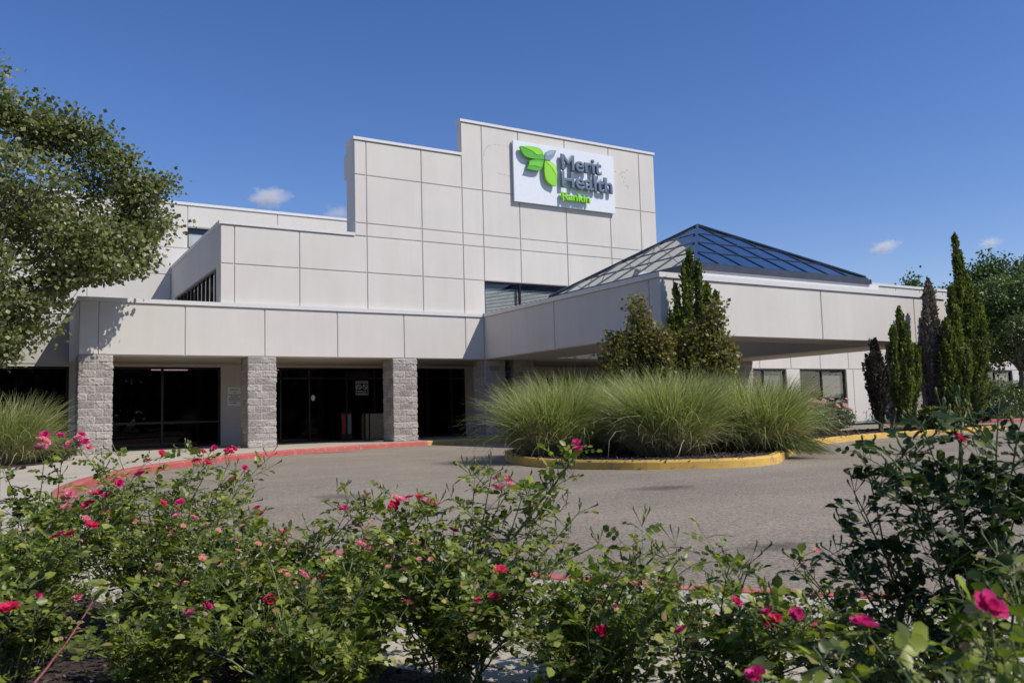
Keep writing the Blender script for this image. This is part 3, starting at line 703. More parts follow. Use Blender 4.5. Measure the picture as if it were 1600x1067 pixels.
mk = MB(); rm = random.Random(4)
for px_, pz_ in ((20.00, 9.93), (20.30, 9.95), (20.42, 9.96), (20.22, 9.86), (20.32, 9.77), (20.45, 9.74), (20.38, 9.58), (20.55, 10.06), (20.48, 9.44), (20.58, 9.44), (20.56, 9.38)):
    mk.poly([(px_+0.028*math.cos(a*1.047), TY-0.0015, pz_+0.028*math.sin(a*1.047)) for a in range(6)])
for k in range(9):      # ghost outline left by an older sign
    a0, a1 = 1.7+k*0.17, 1.7+k*0.17+0.12
    mk.poly([(14.52+r_*math.cos(q), TY-0.0015, 9.75+r_*1.35*math.sin(q)) for r_, q in ((0.32, a0), (0.32, a1), (0.30, a1), (0.30, a0))])
for k in range(4): mk.poly([(14.62+k*0.16, TY-0.0015, 10.215+0.01*k), (14.72+k*0.16, TY-0.0015, 10.215), (14.72+k*0.16, TY-0.0015, 10.235), (14.62+k*0.16, TY-0.0015, 10.23)])
for k in range(3): mk.poly([(14.75+k*0.2, TY-0.0015, 9.19-0.012*k), (14.90+k*0.2, TY-0.0015, 9.18-0.012*k), (14.90+k*0.2, TY-0.0015, 9.20-0.012*k), (14.75+k*0.2, TY-0.0015, 9.205-0.012*k)])
mk.build('old_fixing_marks', plain('fixing_mark', (0.34, 0.32, 0.30), 0.8), B)['kind'] = 'stuff'
# ------------------------------------------------------------------ notices and things at the doors
nz = empty('wall_notice', (6.56, GY-0.01, 1.29), 'small white notice with dark lines of writing and a black arrow, beside the second pillar', 'sign')
MB().box(6.33, 6.79, GY-0.025, GY-0.004, 1.29, 1.90).build('plate', NOTICE, nz)
m = MB()
for zc, x0, x1 in ((1.82, 6.42, 6.70), (1.73, 6.52, 6.60), (1.655, 6.38, 6.74), (1.59, 6.43, 6.69), (1.525, 6.38, 6.74), (1.46, 6.39, 6.73)):
    x = x0
    rr = random.Random(int(zc*100))
    while x < x1:
        w_ = rr.uniform(0.012, 0.03); m.box(x, min(x+w_, x1), GY-0.029, GY-0.0255, zc-0.016, zc+0.016); x += w_+0.009
m.box(6.43, 6.58, GY-0.029, GY-0.0255, 1.375, 1.395)
m.poly([(6.58, GY-0.028, 1.41), (6.58, GY-0.028, 1.36), (6.64, GY-0.028, 1.385)])
m.build('lettering', INK, nz)
dn = empty('door_notice', (11.02, GY-0.0, 1.62), 'white outlined no smoking notice with two barred circles on the dark entrance glass', 'sign')
m = MB(); yD = GY+0.028
def rect_ring(mb, x0, x1, z0, z1, t, y): mb.box(x0, x1, y-0.004, y, z0, z0+t); mb.box(x0, x1, y-0.004, y, z1-t, z1); mb.box(x0, x0+t, y-0.004, y, z0+t, z1-t); mb.box(x1-t, x1, y-0.004, y, z0+t, z1-t)
rect_ring(m, 10.78, 11.24, 1.60, 2.09, 0.018, yD)
for cx in (10.90, 11.12):
    for k in range(20):
        a, b = k*math.tau/20, (k+1)*math.tau/20
        m.poly([(cx+r*math.cos(q), yD-0.003, 1.885+r*math.sin(q)) for r, q in ((0.092, a), (0.092, b), (0.070, b), (0.070, a))])
    m.poly([(cx+r_*math.cos(q), yD-0.002, 1.885+r_*math.sin(q)) for r_, q in ((0.08, 2.2), (0.08, 2.5), (0.08, 5.34), (0.08, 5.64))])
for zc in (1.74, 1.69, 1.645): m.box(10.84, 11.18, yD-0.003, yD-0.001, zc-0.008, zc+0.008)
for q in range(9): m.box(10.83+q*0.042, 10.86+q*0.042, yD-0.003, yD-0.001, 2.015, 2.045)
m.build('decal', NOTICE, dn)
st = MB()
for k in range(14):
    a, b = k*math.tau/14, (k+1)*math.tau/14
    st.poly([(9.22, yD-0.003, 1.52), (9.22+0.075*math.cos(a), yD-0.003, 1.52+0.10*math.sin(a)), (9.22+0.075*math.cos(b), yD-0.003, 1.52+0.10*math.sin(b))])
tag(st.build('door_sticker', NOTICE), 'small round white sticker on the dark entrance door glass', 'sticker')
lt = empty('litter_bin', (11.27, GY-0.35, 0.0), 'square tan panelled litter bin with dark corner posts by the entrance doors', 'bin')
m = MB()
for x in (10.86, 11.02, 11.64): m.box(x, x+0.05, GY-0.55, GY-0.50, 0.01, 0.92); m.box(x, x+0.05, GY-0.15, GY-0.10, 0.01, 0.92)
m.box(10.84, 11.71, GY-0.57, GY-0.08, 0.92, 0.96); m.build('frame', FRAME, lt)
MB().box(10.91, 11.02, GY-0.535, GY-0.12, 0.04, 0.92).box(11.07, 11.64, GY-0.535, GY-0.12, 0.04, 0.92).build('panel', TAN, lt)
vm = empty('news_rack', (10.25, GY-0.3, 0.0), 'narrow dark news rack with red front panel beside the tan litter bin', 'rack')
MB().box(10.06, 10.46, GY-0.42, GY-0.12, 0.01, 1.0).build('cabinet', FRAME, vm)
MB().box(10.10, 10.21, GY-0.435, GY-0.421, 0.25, 0.92).build('front_panel', REDP, vm)
MB().box(10.30, 10.42, GY-0.435, GY-0.421, 0.25, 0.92).build('display_window', NOTICE if False else SHADE, vm)

#VEG#
# ------------------------------------------------------------------ vegetation tools
def unit(v): return v/np.maximum(np.linalg.norm(v, axis=-1, keepdims=True), 1e-9)
def basis(d, nrm):
    y = unit(d); x = unit(np.cross(y, nrm)); z = np.cross(x, y); return x, y, z
LEAF6 = (np.array([(0, 0, 0), (-0.42, 0.30, 0.06), (-0.36, 0.66, 0.05), (0, 1, -0.06), (0.36, 0.66, 0.05), (0.42, 0.30, 0.06), (0, 0.5, -0.05)]),
         np.array([(0, 6, 1), (1, 6, 2), (2, 6, 3), (3, 6, 4), (4, 6, 5), (5, 6, 0)]))
LEAF2 = (np.array([(0, 0, 0), (-0.40, 0.45, 0.10), (0, 1, -0.02), (0.40, 0.45, 0.10)]), np.array([(0, 2, 1), (0, 3, 2)]))
SPRAY = (np.array([(-0.12, 0, 0), (0.12, 0, 0), (-0.34, 0.45, 0.03), (0.30, 0.38, -0.03), (0.0, 1.0, 0)]), np.array([(0, 1, 3), (0, 3, 2), (2, 3, 4)]))
def stamp(tpl, org, d, nrm, size, width=1.0):
    """copies of a small leaf shape at many points"""
    tv, tf = tpl; n = len(org); x, y, z = basis(d, nrm)
    s = np.broadcast_to(np.asarray(size, float), (n,))[:, None, None]; wd = np.broadcast_to(np.asarray(width, float), (n,))[:, None, None]
    V = org[:, None, :] + s*(tv[None, :, 0:1]*wd*x[:, None, :] + tv[None, :, 1:2]*y[:, None, :] + tv[None, :, 2:3]*z[:, None, :])
    F = tf[None] + (np.arange(n)*len(tv))[:, None, None]
    return V.reshape(-1, 3), F.reshape(-1, 3), len(tf)
def tube(pts, r, k=5):
    P = np.array(pts, float); r = np.broadcast_to(np.asarray(r, float), (len(P),))
    T = unit(np.gradient(P, axis=0)); ref = np.array([0.31, 0.17, 0.93]) if abs(T[0][2]) < 0.9 else np.array([1.0, 0.1, 0])
    X = unit(np.cross(T, ref)); Y = np.cross(T, X); a = np.arange(k)*2*np.pi/k
    V = P[:, None]+r[:, None, None]*(np.cos(a)[None, :, None]*X[:, None]+np.sin(a)[None, :, None]*Y[:, None])
    n = len(P); i, j = np.meshgrid(np.arange(n-1), np.arange(k), indexing='ij'); j2 = (j+1) % k
    return V.reshape(-1, 3), np.stack([i*k+j, i*k+j2, (i+1)*k+j2, (i+1)*k+j], -1).reshape(-1, 4)
class Tubes:
    def __init__(s): s.V, s.F, s.n = [], [], 0
    def add(s, pts, r, k=5):
        v, f = tube(pts, r, k); s.V.append(v); s.F.append(f+s.n); s.n += len(v)
    def mesh(s, name, m): return npmesh(name, np.concatenate(s.V), np.concatenate(s.F), None, [m], smooth=True)
def foliage(name, tpl, org, d, nrm, size, m, rng, width=1.0, tint=None):
    V, F, k = stamp(tpl, org, d, nrm, size, width)
    t = rng.rand(len(org)) if tint is None else tint
    return npmesh(name, V, None, F, [m], tint=np.repeat(t, k))
def rdir(rng, n, up=0.0):
    v = rng.normal(size=(n, 3)); v = unit(v); v[:, 2] += up; return unit(v)

# ---- broad-leaved tree: limbs, twigs and leaf clumps inside a crown envelope
def tree(name, base, height, crown, label, cat, leafmat, seed, nclump=500, per=60, leaf=0.07, spread=0.45, group=None, trunks=1, r0=0.14, clip=None, lean=0.0, lobes=9, extra=()):
    rng = np.random.RandomState(seed); base = np.array(base, float)
    root = empty(name, tuple(base), label, cat, group)
    cc, cr = np.array(crown[0], float), np.array(crown[1], float)
    tb = Tubes(); tips = []
    # crown lobes on the envelope give an uneven outline
    ld = rdir(rng, lobes*3, 0.15)[:lobes*3]; lobe_c = cc+ld*cr*rng.uniform(0.45, 0.80, (len(ld), 1)); lobe_r = rng.uniform(0.20, 0.42, len(ld))
    if len(extra):
        lobe_c = np.concatenate([lobe_c, np.array([e[:3] for e in extra], float)]); lobe_r = np.r_[lobe_r, [e[3] for e in extra]]; ld = lobe_c
    pts = []
    while len(pts) < nclump:
        li = rng.randint(len(ld)+2)
        if li < len(ld): p = lobe_c[li]+rdir(rng, 1)[0]*cr*lobe_r[li]*rng.uniform(0.35, 1.0)
        else: p = cc+rdir(rng, 1)[0]*cr*rng.uniform(0.2, 0.85)
        if p[2] < 0.5 or (clip and clip(p)): continue
        pts.append(p)
    pts = np.array(pts)
    stems = []
    for t in range(trunks):
        az = rng.uniform(0, 6.28); top = cc+np.array([math.cos(az)*cr[0]*0.25*(trunks > 1), math.sin(az)*cr[1]*0.25*(trunks > 1), cr[2]*0.55])
        n = 12; s = np.linspace(0, 1, n)[:, None]
        P = base+(top-base)*s + np.array([lean, 0, 0])*np.sin(s*3.14)*0.3 + rng.normal(size=(n, 3))*0.05*s*height*0.25
        P[0] = base+np.array([math.cos(az), math.sin(az), 0])*0.12*(trunks > 1)
        tb.add(P, r0*(1-0.82*s[:, 0]), 8); stems.append(P)
    # main limbs to lobes
    limbs = []
    for c in lobe_c:
        P = stems[rng.randint(len(stems))]; zt = np.clip((c[2]-base[2])*0.55, height*0.10, height*0.8)
        i = int(np.argmin(abs(P[:, 2]-base[2]-zt))); a = P[i]; n = 8; s = np.linspace(0, 1, n)[:, None]
        L = a+(c-a)*s; L[:, 2] += np.sin(s[:, 0]*3.14)*0.10*np.linalg.norm(c-a); L += rng.normal(size=(n, 3))*0.04*np.linalg.norm(c-a)*s*(1-s)*3
        tb.add(L, r0*0.42*(1-0.8*s[:, 0]), 6); limbs.append(L)
    LP = np.concatenate(limbs+stems)
    for p in pts:                         # twigs from the nearest limb point to each clump
        dd = np.linalg.norm(LP-p, axis=1)+rng.rand(len(LP))*0.4; a = LP[int(np.argmin(dd))]; s = np.linspace(0, 1, 5)[:, None]
        L = a+(p-a)*s; L[:, 2] -= np.sin(s[:, 0]*3.14)*0.06*np.linalg.norm(p-a)
        tb.add(L, r0*0.07*(1-0.75*s[:, 0])+0.003, 3)
    link('trunk', tb.mesh('trunk', BARK), root)
    n = len(pts)*per; idx = np.repeat(np.arange(len(pts)), per)
    out = unit(pts-cc)
    off = rng.normal(size=(n, 3))*spread*0.42; off[:, 2] *= 0.75; off += out[idx]*rng.uniform(-0.1, 0.5, (n, 1))*spread
    org = pts[idx]+off
    if clip:
        keep_ = np.array([not clip(q) for q in org]); org = org[keep_]; idx = idx[keep_]; n = len(org)
    d = rdir(rng, n, -0.25)+out[idx]*0.5; nr = rdir(rng, n, 0.7)
    tint = np.clip(rng.rand(len(pts))[idx]*0.45+rng.rand(n)*0.6, 0, 1)
    link('crown', foliage('crown', LEAF2, org, d, nr, rng.uniform(0.6, 1.25, n)*leaf, leafmat, rng, 1.25, tint), root)
    return root

# ---- columnar juniper: several upright leaders clothed in upward sprays
def juniper_mesh(leaders, m, seed, dens=0.8, spray=0.085):
    rng = np.random.RandomState(seed); tb = Tubes(); O, D, NN, T = [], [], [], []
    for (dx, dy, h, r) in leaders:
        b0 = np.array([dx*0.3, dy*0.3, 0.0]); n = 12; s = np.linspace(0, 1, n)[:, None]
        P = b0+np.array([dx, dy, h])*s-np.array([dx*0.3, dy*0.3, 0])*s; P[:, :2] += np.cumsum(rng.normal(size=(n, 2))*0.012, 0)
        tb.add(P, 0.035*(1-0.9*s[:, 0])+0.004, 5)
        nb = int(27*h*dens)
        for k in range(nb):
            f = rng.uniform(0.04, 1.0)**0.9; i = f*(n-1); i0 = min(int(i), n-2); p = P[i0]+(P[i0+1]-P[i0])*(i-i0)
            az = rng.uniform(0, 6.283); prof_ = min(1.0, (1-f)*2.6+0.06)*min(1.0, 0.55+f*1.6); rr = r*prof_*rng.uniform(0.4, 1.15)*(1.65 if rng.rand() < 0.10 else 1.0)
            L = rng.uniform(0.30, 0.72)*(0.35+0.65*min(1, (1-f)*2.2)); tip = p+np.array([math.cos(az)*rr, math.sin(az)*rr, L*1.15])
            tb.add([p, (p+tip)/2+np.array([math.cos(az), math.sin(az), -0.3])*rr*0.25, tip], [0.006, 0.004, 0.002], 3)
            c = 62; q = rng.uniform(0.1, 1.1, c)[:, None]
            mid = (p+tip)/2+np.array([math.cos(az), math.sin(az), -0.3])*rr*0.25
            base_ = (1-q)**2*p+2*q*(1-q)*mid+q*q*tip
            a2 = rng.normal(size=(c, 3)); a2[:, 2] = abs(a2[:, 2])*0.8+1.1; a2[:, 0] += math.cos(az)*0.5; a2[:, 1] += math.sin(az)*0.5
            O.append(base_+rng.normal(size=(c, 3))*(0.045*(1.18-np.minimum(q, 1.1)))); D.append(unit(a2)); NN.append(rdir(rng, c)); T.append(np.clip(rng.rand()**1.5*0.7+rng.rand(c)*0.4, 0, 1))
    O, D, NN, T = map(np.concatenate, (O, D, NN, T))
    return tb.mesh('trunk', BARK), foliage('crown', SPRAY, O, D, NN, rng.uniform(0.6, 1.3, len(O))*spray, m, rng, 1.0, T)
def juniper(loc, leaders, m, seed, label, group, dens=0.8, spray=0.085):
    root = empty('juniper_tree', loc, label, 'tree', group)
    a, b = juniper_mesh(leaders, m, seed, dens, spray)
    link('trunk', a, root, True); link('crown', b, root, True); return root

# ---- fountain grass
def grass_mesh(name, n, h, rad, seed, dry=0.0, w=0.015):
    rng = np.random.RandomState(seed); seg = 6
    az = rng.uniform(0, 2*np.pi, n); r0 = np.sqrt(rng.rand(n))*0.42*rad
    lean = np.abs(rng.normal(size=n))*0.42+rng.rand(n)*0.55; L = h*rng.uniform(0.55, 1.08, n)*(1+0.22*lean); 
    if dry > 0: lean = rng.uniform(0.55, 1.25, n); L = h*rng.uniform(0.35, 0.72, n)
    droop = rng.uniform(0.2, 1.5, n)*(0.6+0.7*lean)
    tw = rng.normal(size=n)*1.3
    t = np.linspace(0, 1, seg+1)
    ang = np.pi/2-lean[:, None]*0.65-droop[:, None]*t[None]**1.7*1.15      # elevation angle of each step
    st = L[:, None]/seg
    dr = np.cumsum(np.cos(ang)*st, 1)-np.cos(ang)*st; dz = np.cumsum(np.sin(ang)*st, 1)-np.sin(ang)*st
    az = np.where(rng.rand(n) < 0.4, az+rng.normal(size=n)*1.1, az)
    a2 = az[:, None]+tw[:, None]*t[None]*0.35
    bz_ = rng.uniform(0, 2*np.pi, n); bx, by = r0*np.cos(az+bz_*0.12), r0*np.sin(az+bz_*0.12)
    C = np.stack([bx[:, None]+dr*np.cos(a2), by[:, None]+dr*np.sin(a2), np.maximum(dz, 0.012)], -1)
    wd = w*rng.uniform(0.6, 1.3, n)[:, None]*np.clip(1.05-t[None]**1.6, 0.08, 1)*np.clip(0.5+t[None]*3, 0, 1)
    rot = az+np.pi/2+rng.normal(size=n)*0.7
    S = np.stack([np.cos(rot), np.sin(rot), rng.normal(size=n)*0.3], -1)[:, None, :]
    V = np.stack([C-S*wd[..., None]/2, C+S*wd[..., None]/2], 2).reshape(-1, 3)
    b = (np.arange(n)*(seg+1)*2)[:, None]+np.arange(seg)[None]*2
    F = np.stack([b, b+1, b+3, b+2], -1).reshape(-1, 4)
    tint = np.clip(rng.rand(n)**1.4*0.9, 0, 1)[:, None]+np.array([0, 0.02, 0.05, 0.09, 0.14, 0.22])[None]
    return npmesh(name, V, F, None, [BLADE_DRY if dry > 0 else BLADE], tint=np.clip(tint, 0, 1).reshape(-1))

# ---- roses
def bloom_mesh(name, m, seed, rings=3, open_=1.0):
    rng = np.random.RandomState(seed); O, D, NN, S = [], [], [], []
    for r in range(rings):
        k = 6-r; tilt = (0.25+0.42*r)*open_**-1
        for i in range(k):
            a = i*6.283/k+r*0.6+rng.uniform(-0.2, 0.2); el = tilt+rng.uniform(-0.12, 0.12)
            d = np.array([math.cos(a)*math.cos(el), math.sin(a)*math.cos(el), math.sin(el)])
            O.append(d*0.06); D.append(d); NN.append(np.array([-math.cos(a)*math.sin(el), -math.sin(a)*math.sin(el), math.cos(el)])); S.append(1.0-0.2*r)
    tpl = (np.array([(0, 0, 0), (-0.34, 0.35, 0.06), (-0.46, 0.72, 0.16), (-0.22, 1.0, 0.10), (0.22, 1.0, 0.12), (0.46, 0.72, 0.16), (0.34, 0.35, 0.06), (0, 0.5, -0.04), (0, 0.85, 0.0)]),
           np.array([(0, 7, 1), (1, 7, 2), (2, 7, 8), (2, 8, 3), (3, 8, 4), (4, 8, 5), (5, 8, 7), (5, 7, 6), (6, 7, 0)]))
    V, F, kk = stamp(tpl, np.array(O), np.array(D), np.array(NN), np.array(S)); V = V+rng.normal(size=V.shape)*0.02
    t = rng.rand(len(F))*0.5+np.repeat(rng.rand(len(O)), kk)*0.5
    # small yellow boss of stamens
    e, f2, _ = stamp(LEAF2, np.zeros((10, 3))+[0, 0, 0.1], rdir(rng, 10, 2.0), rdir(rng, 10), 0.28, 0.5)
    n0 = len(F); F = np.concatenate([F, f2+len(V)]); V = np.concatenate([V, e])
    return npmesh(name, V, None, F, [m, YEL_LEAF], midx=np.r_[np.zeros(n0), np.ones(len(f2))], tint=np.r_[t, rng.rand(len(f2))*0.5])
BLOOMS = [bloom_mesh('bloom', PET[k % 3], 10+k, open_=1.0 if k % 2 else 1.6) for k in range(6)]
CORALS = [bloom_mesh('bloom', CORAL, 30+k, rings=2, open_=2.2) for k in range(2)]
PALES = [bloom_mesh('bloom', PALE, 40+k, rings=3, open_=1.8) for k in range(2)]
SEPAL = foliage('calyx', LEAF2, np.zeros((5, 3)), np.array([[math.cos(a), math.sin(a), 0.2] for a in np.arange(5)*1.257]), np.array([[0, 0, 1.0]]*5), 0.75, ROSE_LEAF, np.random.RandomState(1), 0.6)
class Rose:
    def __init__(s, loc, seed, label, leafmat=None, leaf=0.0205, cane_r=0.0035, group='rose bushes along the near bed'):
        s.rng = np.random.RandomState(seed); s.loc = np.array(loc, float); s.root = empty('rose_bush', tuple(loc), label, 'rose bush', group)
        s.tb = Tubes(); s.O, s.D, s.N, s.S = [], [], [], []; s.leaf = leaf; s.m = leafmat or ROSE_LEAF; s.cr = cane_r; s.bl = []; s.buds = True
    def compound(s, p, out, size=None):
        """one rose leaf: a stalk with five (or seven) leaflets"""
        rng = s.rng; L = (size or s.leaf)*rng.uniform(2.0, 2.7); sz = (size or s.leaf)*rng.uniform(0.6, 1.35)
        d = unit(out+rng.normal(size=3)*0.25); up = unit(np.array([0, 0, 1.0])+rng.normal(size=3)*0.35)
        side = unit(np.cross(d, up)); nrm = np.cross(side, d)
        q = p+d*L*0.5+np.array([0, 0, 0.02*L]); e = p+d*L+np.array([0, 0, -0.18*L])
        s.tb.add([p, q, e], [0.0009, 0.0008, 0.0006], 3)
        for f, sg in ((0.42, 1), (0.42, -1), (0.76, 1), (0.76, -1)):
            b = p+(e-p)*f+np.array([0, 0, 0.03*L]); dd = unit(side*sg+d*0.55+rng.normal(size=3)*0.15)
            s.O.append(b); s.D.append(dd); s.N.append(nrm+rng.normal(size=3)*0.25); s.S.append(sz*rng.uniform(0.75, 1.0)*(0.82 if f < 0.5 else 1))
        s.O.append(e); s.D.append(unit(d+np.array([0, 0, -0.3])+rng.normal(size=3)*0.15)); s.N.append(nrm+rng.normal(size=3)*0.25); s.S.append(sz*1.12)
    def along(s, P, step, f0=0.15, size=None, every=1.0):
        seg = np.linalg.norm(np.diff(P, axis=0), axis=1); c = np.r_[0, np.cumsum(seg)]; tot = c[-1]; x = tot*f0; az = s.rng.uniform(0, 6.28)
        while x < tot:
            i = min(np.searchsorted(c, x)-1, len(P)-2); i = max(i, 0); p = P[i]+(P[i+1]-P[i])*((x-c[i])/max(seg[i], 1e-6)); t = unit(P[i+1]-P[i])
            az += 2.4; o = np.array([math.cos(az), math.sin(az), 0.35]); o = unit(o-t*np.dot(o, t)*0.6+t*0.35)
            if s.rng.rand() < every: s.compound(p, o, size)
            x += step*s.rng.uniform(0.7, 1.3)
    def cane(s, tip, r=None, bow=0.12, start=None, n=9, leaves=0.035, f0=0.3, wob=0.012):
        rng = s.rng; a = s.loc+np.array([*rng.normal(size=2)*0.05, 0]) if start is None else np.array(start, float); tip = np.array(tip, float)
        t = np.linspace(0, 1, n)[:, None]; dist = np.linalg.norm(tip-a)
        c = a+(tip-a)*0.5+np.array([0, 0, bow*dist])*1.4+np.r_[rng.normal(size=2)*0.05*dist, 0]
        P = (1-t)**2*a+2*t*(1-t)*c+t*t*tip+rng.normal(size=(n, 3))*wob*dist*t*(1-t)*3
        s.tb.add(P, (r or s.cr)*(1-0.62*t[:, 0]), 5)
        if leaves: s.along(P, leaves, f0)
        return P
    def blooms(s, p, k, size=0.022, kinds=None, spread=0.035):
        rng = s.rng
        for i in range(k):
            o = np.array([*rng.normal(size=2)*spread, abs(rng.normal())*spread*0.8+0.012]) if k > 1 else np.array([0, 0, 0.006])
            q = p+o; s.tb.add([p-np.array([0, 0, 0.02]), (p+q)/2+np.array([0, 0, 0.004]), q], [0.0012, 0.001, 0.001], 3)
            s.bl.append((q, size*rng.uniform(0.55, 0.88), kinds))
    def spray_end(s, p, k=4):
        """green buds and hips on short stalks"""
        rng = s.rng
        for i in range(k):
            q = p+np.array([*rng.normal(size=2)*0.022, rng.uniform(0.015, 0.045)]); s.tb.add([p, (p+q)/2, q, q+np.array([0, 0, 0.005]), q+np.array([0, 0, 0.009])], [0.0008, 0.0008, 0.0025, 0.0028, 0.0006], 4)
    def fill(s, h, rad, n, shoots=6, nb=6, sh_len=0.16, seedless=False, top_var=0.25, kinds=None, lean=(0, 0), zmin=0.12):
        rng = s.rng
        for i in range(n):
            az = rng.uniform(0, 6.28); r = rad*math.sqrt(rng.uniform(0.02, 1)); hh = h*(1-0.35*(r/rad)**2)*rng.uniform(1-top_var, 1.02)
            tip = s.loc+np.array([math.cos(az)*r+lean[0], math.sin(az)*r+lean[1], hh])
            P = s.cane(tip)
            for k in range(shoots+2):
                f = rng.uniform(zmin, 0.98); b = P[int(f*(len(P)-1))]
                a2 = rng.uniform(0, 6.28); L = sh_len*rng.uniform(0.5, 1.25)
                Q = s.cane(b+np.array([math.cos(a2)*L*0.75, math.sin(a2)*L*0.75, L*rng.uniform(0.1, 0.8)]), r=s.cr*0.42, bow=0.1, start=b, n=5, leaves=0.0195, f0=0.12)
                if rng.rand() < 0.25: s.spray_end(Q[-1], rng.randint(2, 5))
        for i in range(int(nb*0.5+0.5)):
            az = rng.uniform(0, 6.28); r = rad*math.sqrt(rng.uniform(0.0, 0.9)); hh = h*rng.uniform(0.55, 1.02)
            P = s.cane(s.loc+np.array([math.cos(az)*r+lean[0], math.sin(az)*r+lean[1], hh]), f0=0.5); s.blooms(P[-1], rng.choice([1, 1, 2, 3]), kinds=kinds)
    def done(s):
        s.root['stems'] = 1
        del s.root['stems']
        link('stems', s.tb.mesh('stems', CANE), s.root)
        link('foliage', foliage('foliage', LEAF6, np.array(s.O), np.array(s.D), np.array(s.N), np.array(s.S), s.m, s.rng, 0.92), s.root)
        for q, sz, kinds in s.bl[:100]:
            lib = CORALS if kinds == 'coral' else BLOOMS
            me = lib[s.rng.choice(kinds)] if (kinds and kinds != 'coral') else lib[s.rng.randint(len(lib))]
            o = bpy.data.objects.new('bloom', me); COL.objects.link(o); o.parent = s.root
            rel = q-s.loc; d = Vector((s.rng.normal()*0.5+0.05, s.rng.normal()*0.5-0.35, 1.0)).normalized()
            o.matrix_basis = Matrix.Translation(Vector(rel)) @ d.to_track_quat('Z', 'Y').to_matrix().to_4x4() @ Matrix.Rotation(s.rng.uniform(0, 6.28), 4, 'Z') @ Matrix.Scale(sz, 4)

# ------------------------------------------------------------------ trees
def clip_left(p):
    if p[0] > 1.35 and p[2] < 4.1+0.25*(p[0]-1.35): return True
    if p[1] > 28.2 and p[2] < 4.4: return True
    if p[0] > 5.1 and p[1] > 24.7: return True
    return p[1] > 32.6
tree('spreading_tree', (-1.9, 22.6, 0), 10, ((-1.9, 22.9, 5.35), (5.4, 4.6, 3.55)), 'large loose leafed shade tree overhanging the left end of the porch', 'tree', TREE_LEAF, 5,
     nclump=1250, per=46, leaf=0.112, spread=0.46, trunks=3, r0=0.13, clip=clip_left, lobes=9,
     extra=[(-0.7, 22.6, 8.3, 0.15), (-0.2, 22.6, 8.0, 0.15), (0.7, 22.9, 7.7, 0.13), (1.5, 22.8, 7.9, 0.13), (2.2, 23.0, 7.3, 0.14), (2.9, 23.2, 6.8, 0.13), (-0.6, 22.6, 3.6, 0.28), (0.3, 22.8, 3.7, 0.2), (-0.2, 22.8, 3.0, 0.17), (2.5, 23.2, 5.6, 0.2), (3.0, 23.4, 6.1, 0.15), (1.0, 23.0, 5.4, 0.26), (0.0, 22.5, 6.5, 0.28), (1.6, 23.0, 6.9, 0.22), (0.5, 22.8, 7.9, 0.15), (2.7, 23.6, 5.1, 0.10), (2.2, 23.5, 4.75, 0.08), (-0.6, 22.5, 2.5, 0.12), (1.2, 23.2, 4.4, 0.12)])
tree('street_tree', (39.6, 20.9, 0), 6.4, ((39.6, 20.9, 4.1), (2.9, 2.9, 2.4)), 'round bright green broadleaf tree at the right edge of the photo, beyond the tall junipers', 'tree', FAR_LEAF, 8,
     nclump=420, per=70, leaf=0.12, spread=0.5, r0=0.12)
GB = 'trees showing above the wing roof'
tree('background_tree', (61, 40, 0), 10.5, ((61, 40, 7.2), (2.6, 2.6, 3.4)), 'dark tree top just showing above the wing roof, nearest the skylight', 'tree', FAR_LEAF, 21, nclump=110, per=50, leaf=0.22, spread=0.9, group=GB, r0=0.2)
tree('background_tree', (60.5, 36.5, 0), 10, ((60.5, 36.5, 7.2), (1.9, 1.9, 2.9)), 'small rounded tree top peeping over the wing roof left of the tallest juniper', 'tree', FAR_LEAF, 22, nclump=90, per=50, leaf=0.22, spread=0.9, group=GB, r0=0.2)
tree('background_tree', (68, 37.5, 0), 13, ((68, 37.5, 8.6), (3.4, 3.4, 4.2)), 'tallest dark tree behind the wing roof, upper right', 'tree', FAR_LEAF, 23, nclump=170, per=60, leaf=0.24, spread=1.0, group=GB, r0=0.25)
tree('background_tree', (72, 36.0, 0), 12.5, ((72, 36.0, 8.0), (4.2, 4.0, 4.0)), 'broad dark tree behind the wing at the far right edge', 'tree', FAR_LEAF, 24, nclump=190, per=60, leaf=0.24, spread=1.0, group=GB, r0=0.25)

GJ = 'columnar junipers by the canopy'
juniper((14.45, 15.35, 0), [(-0.02, 0, 4.45, 0.13), (0.16, -0.06, 4.2, 0.06), (-0.17, 0.0, 4.15, 0.05), (0.40, -0.18, 3.75, 0.13), (-0.32, 0.12, 3.55, 0.13), (0.58, -0.3, 3.4, 0.13), (-0.45, 0.2, 3.0, 0.15), (0.2, -0.3, 3.0, 0.2)], CON_LEAF, 3, 'green juniper with several spires against the near corner of the canopy', GJ)
juniper((21.55, 15.35, 0), [(0, 0, 2.35, 0.26), (0.16, 0, 2.1, 0.24), (-0.16, 0.0, 2.0, 0.24)], CON_MAROON, 4, 'short browned juniper, lowest and leftmost of the right hand group', GJ, 1.4)
juniper((22.45, 15.15, 0), [(0.05, 0, 3.3, 0.16), (-0.30, 0, 2.75, 0.2), (0.34, 0, 2.85, 0.18), (-0.45, -0.05, 2.3, 0.25), (0.42, -0.1, 2.2, 0.25), (0.0, -0.2, 2.4, 0.3)], CON_LEAF, 6, 'dense green juniper in front of the canopy end pillar', GJ, 1.15)
juniper((24.0, 15.2, 0), [(0.0, 0, 4.3, 0.15), (-0.15, 0, 3.9, 0.12), (0.46, 0.05, 4.15, 0.09), (0.15, 0, 3.6, 0.16), (-0.25, 0, 2.9, 0.26), (0.2, 0, 3.2, 0.25)], CON_DEAD, 7, 'dead greyish brown juniper with bare upright top', GJ, 0.85)
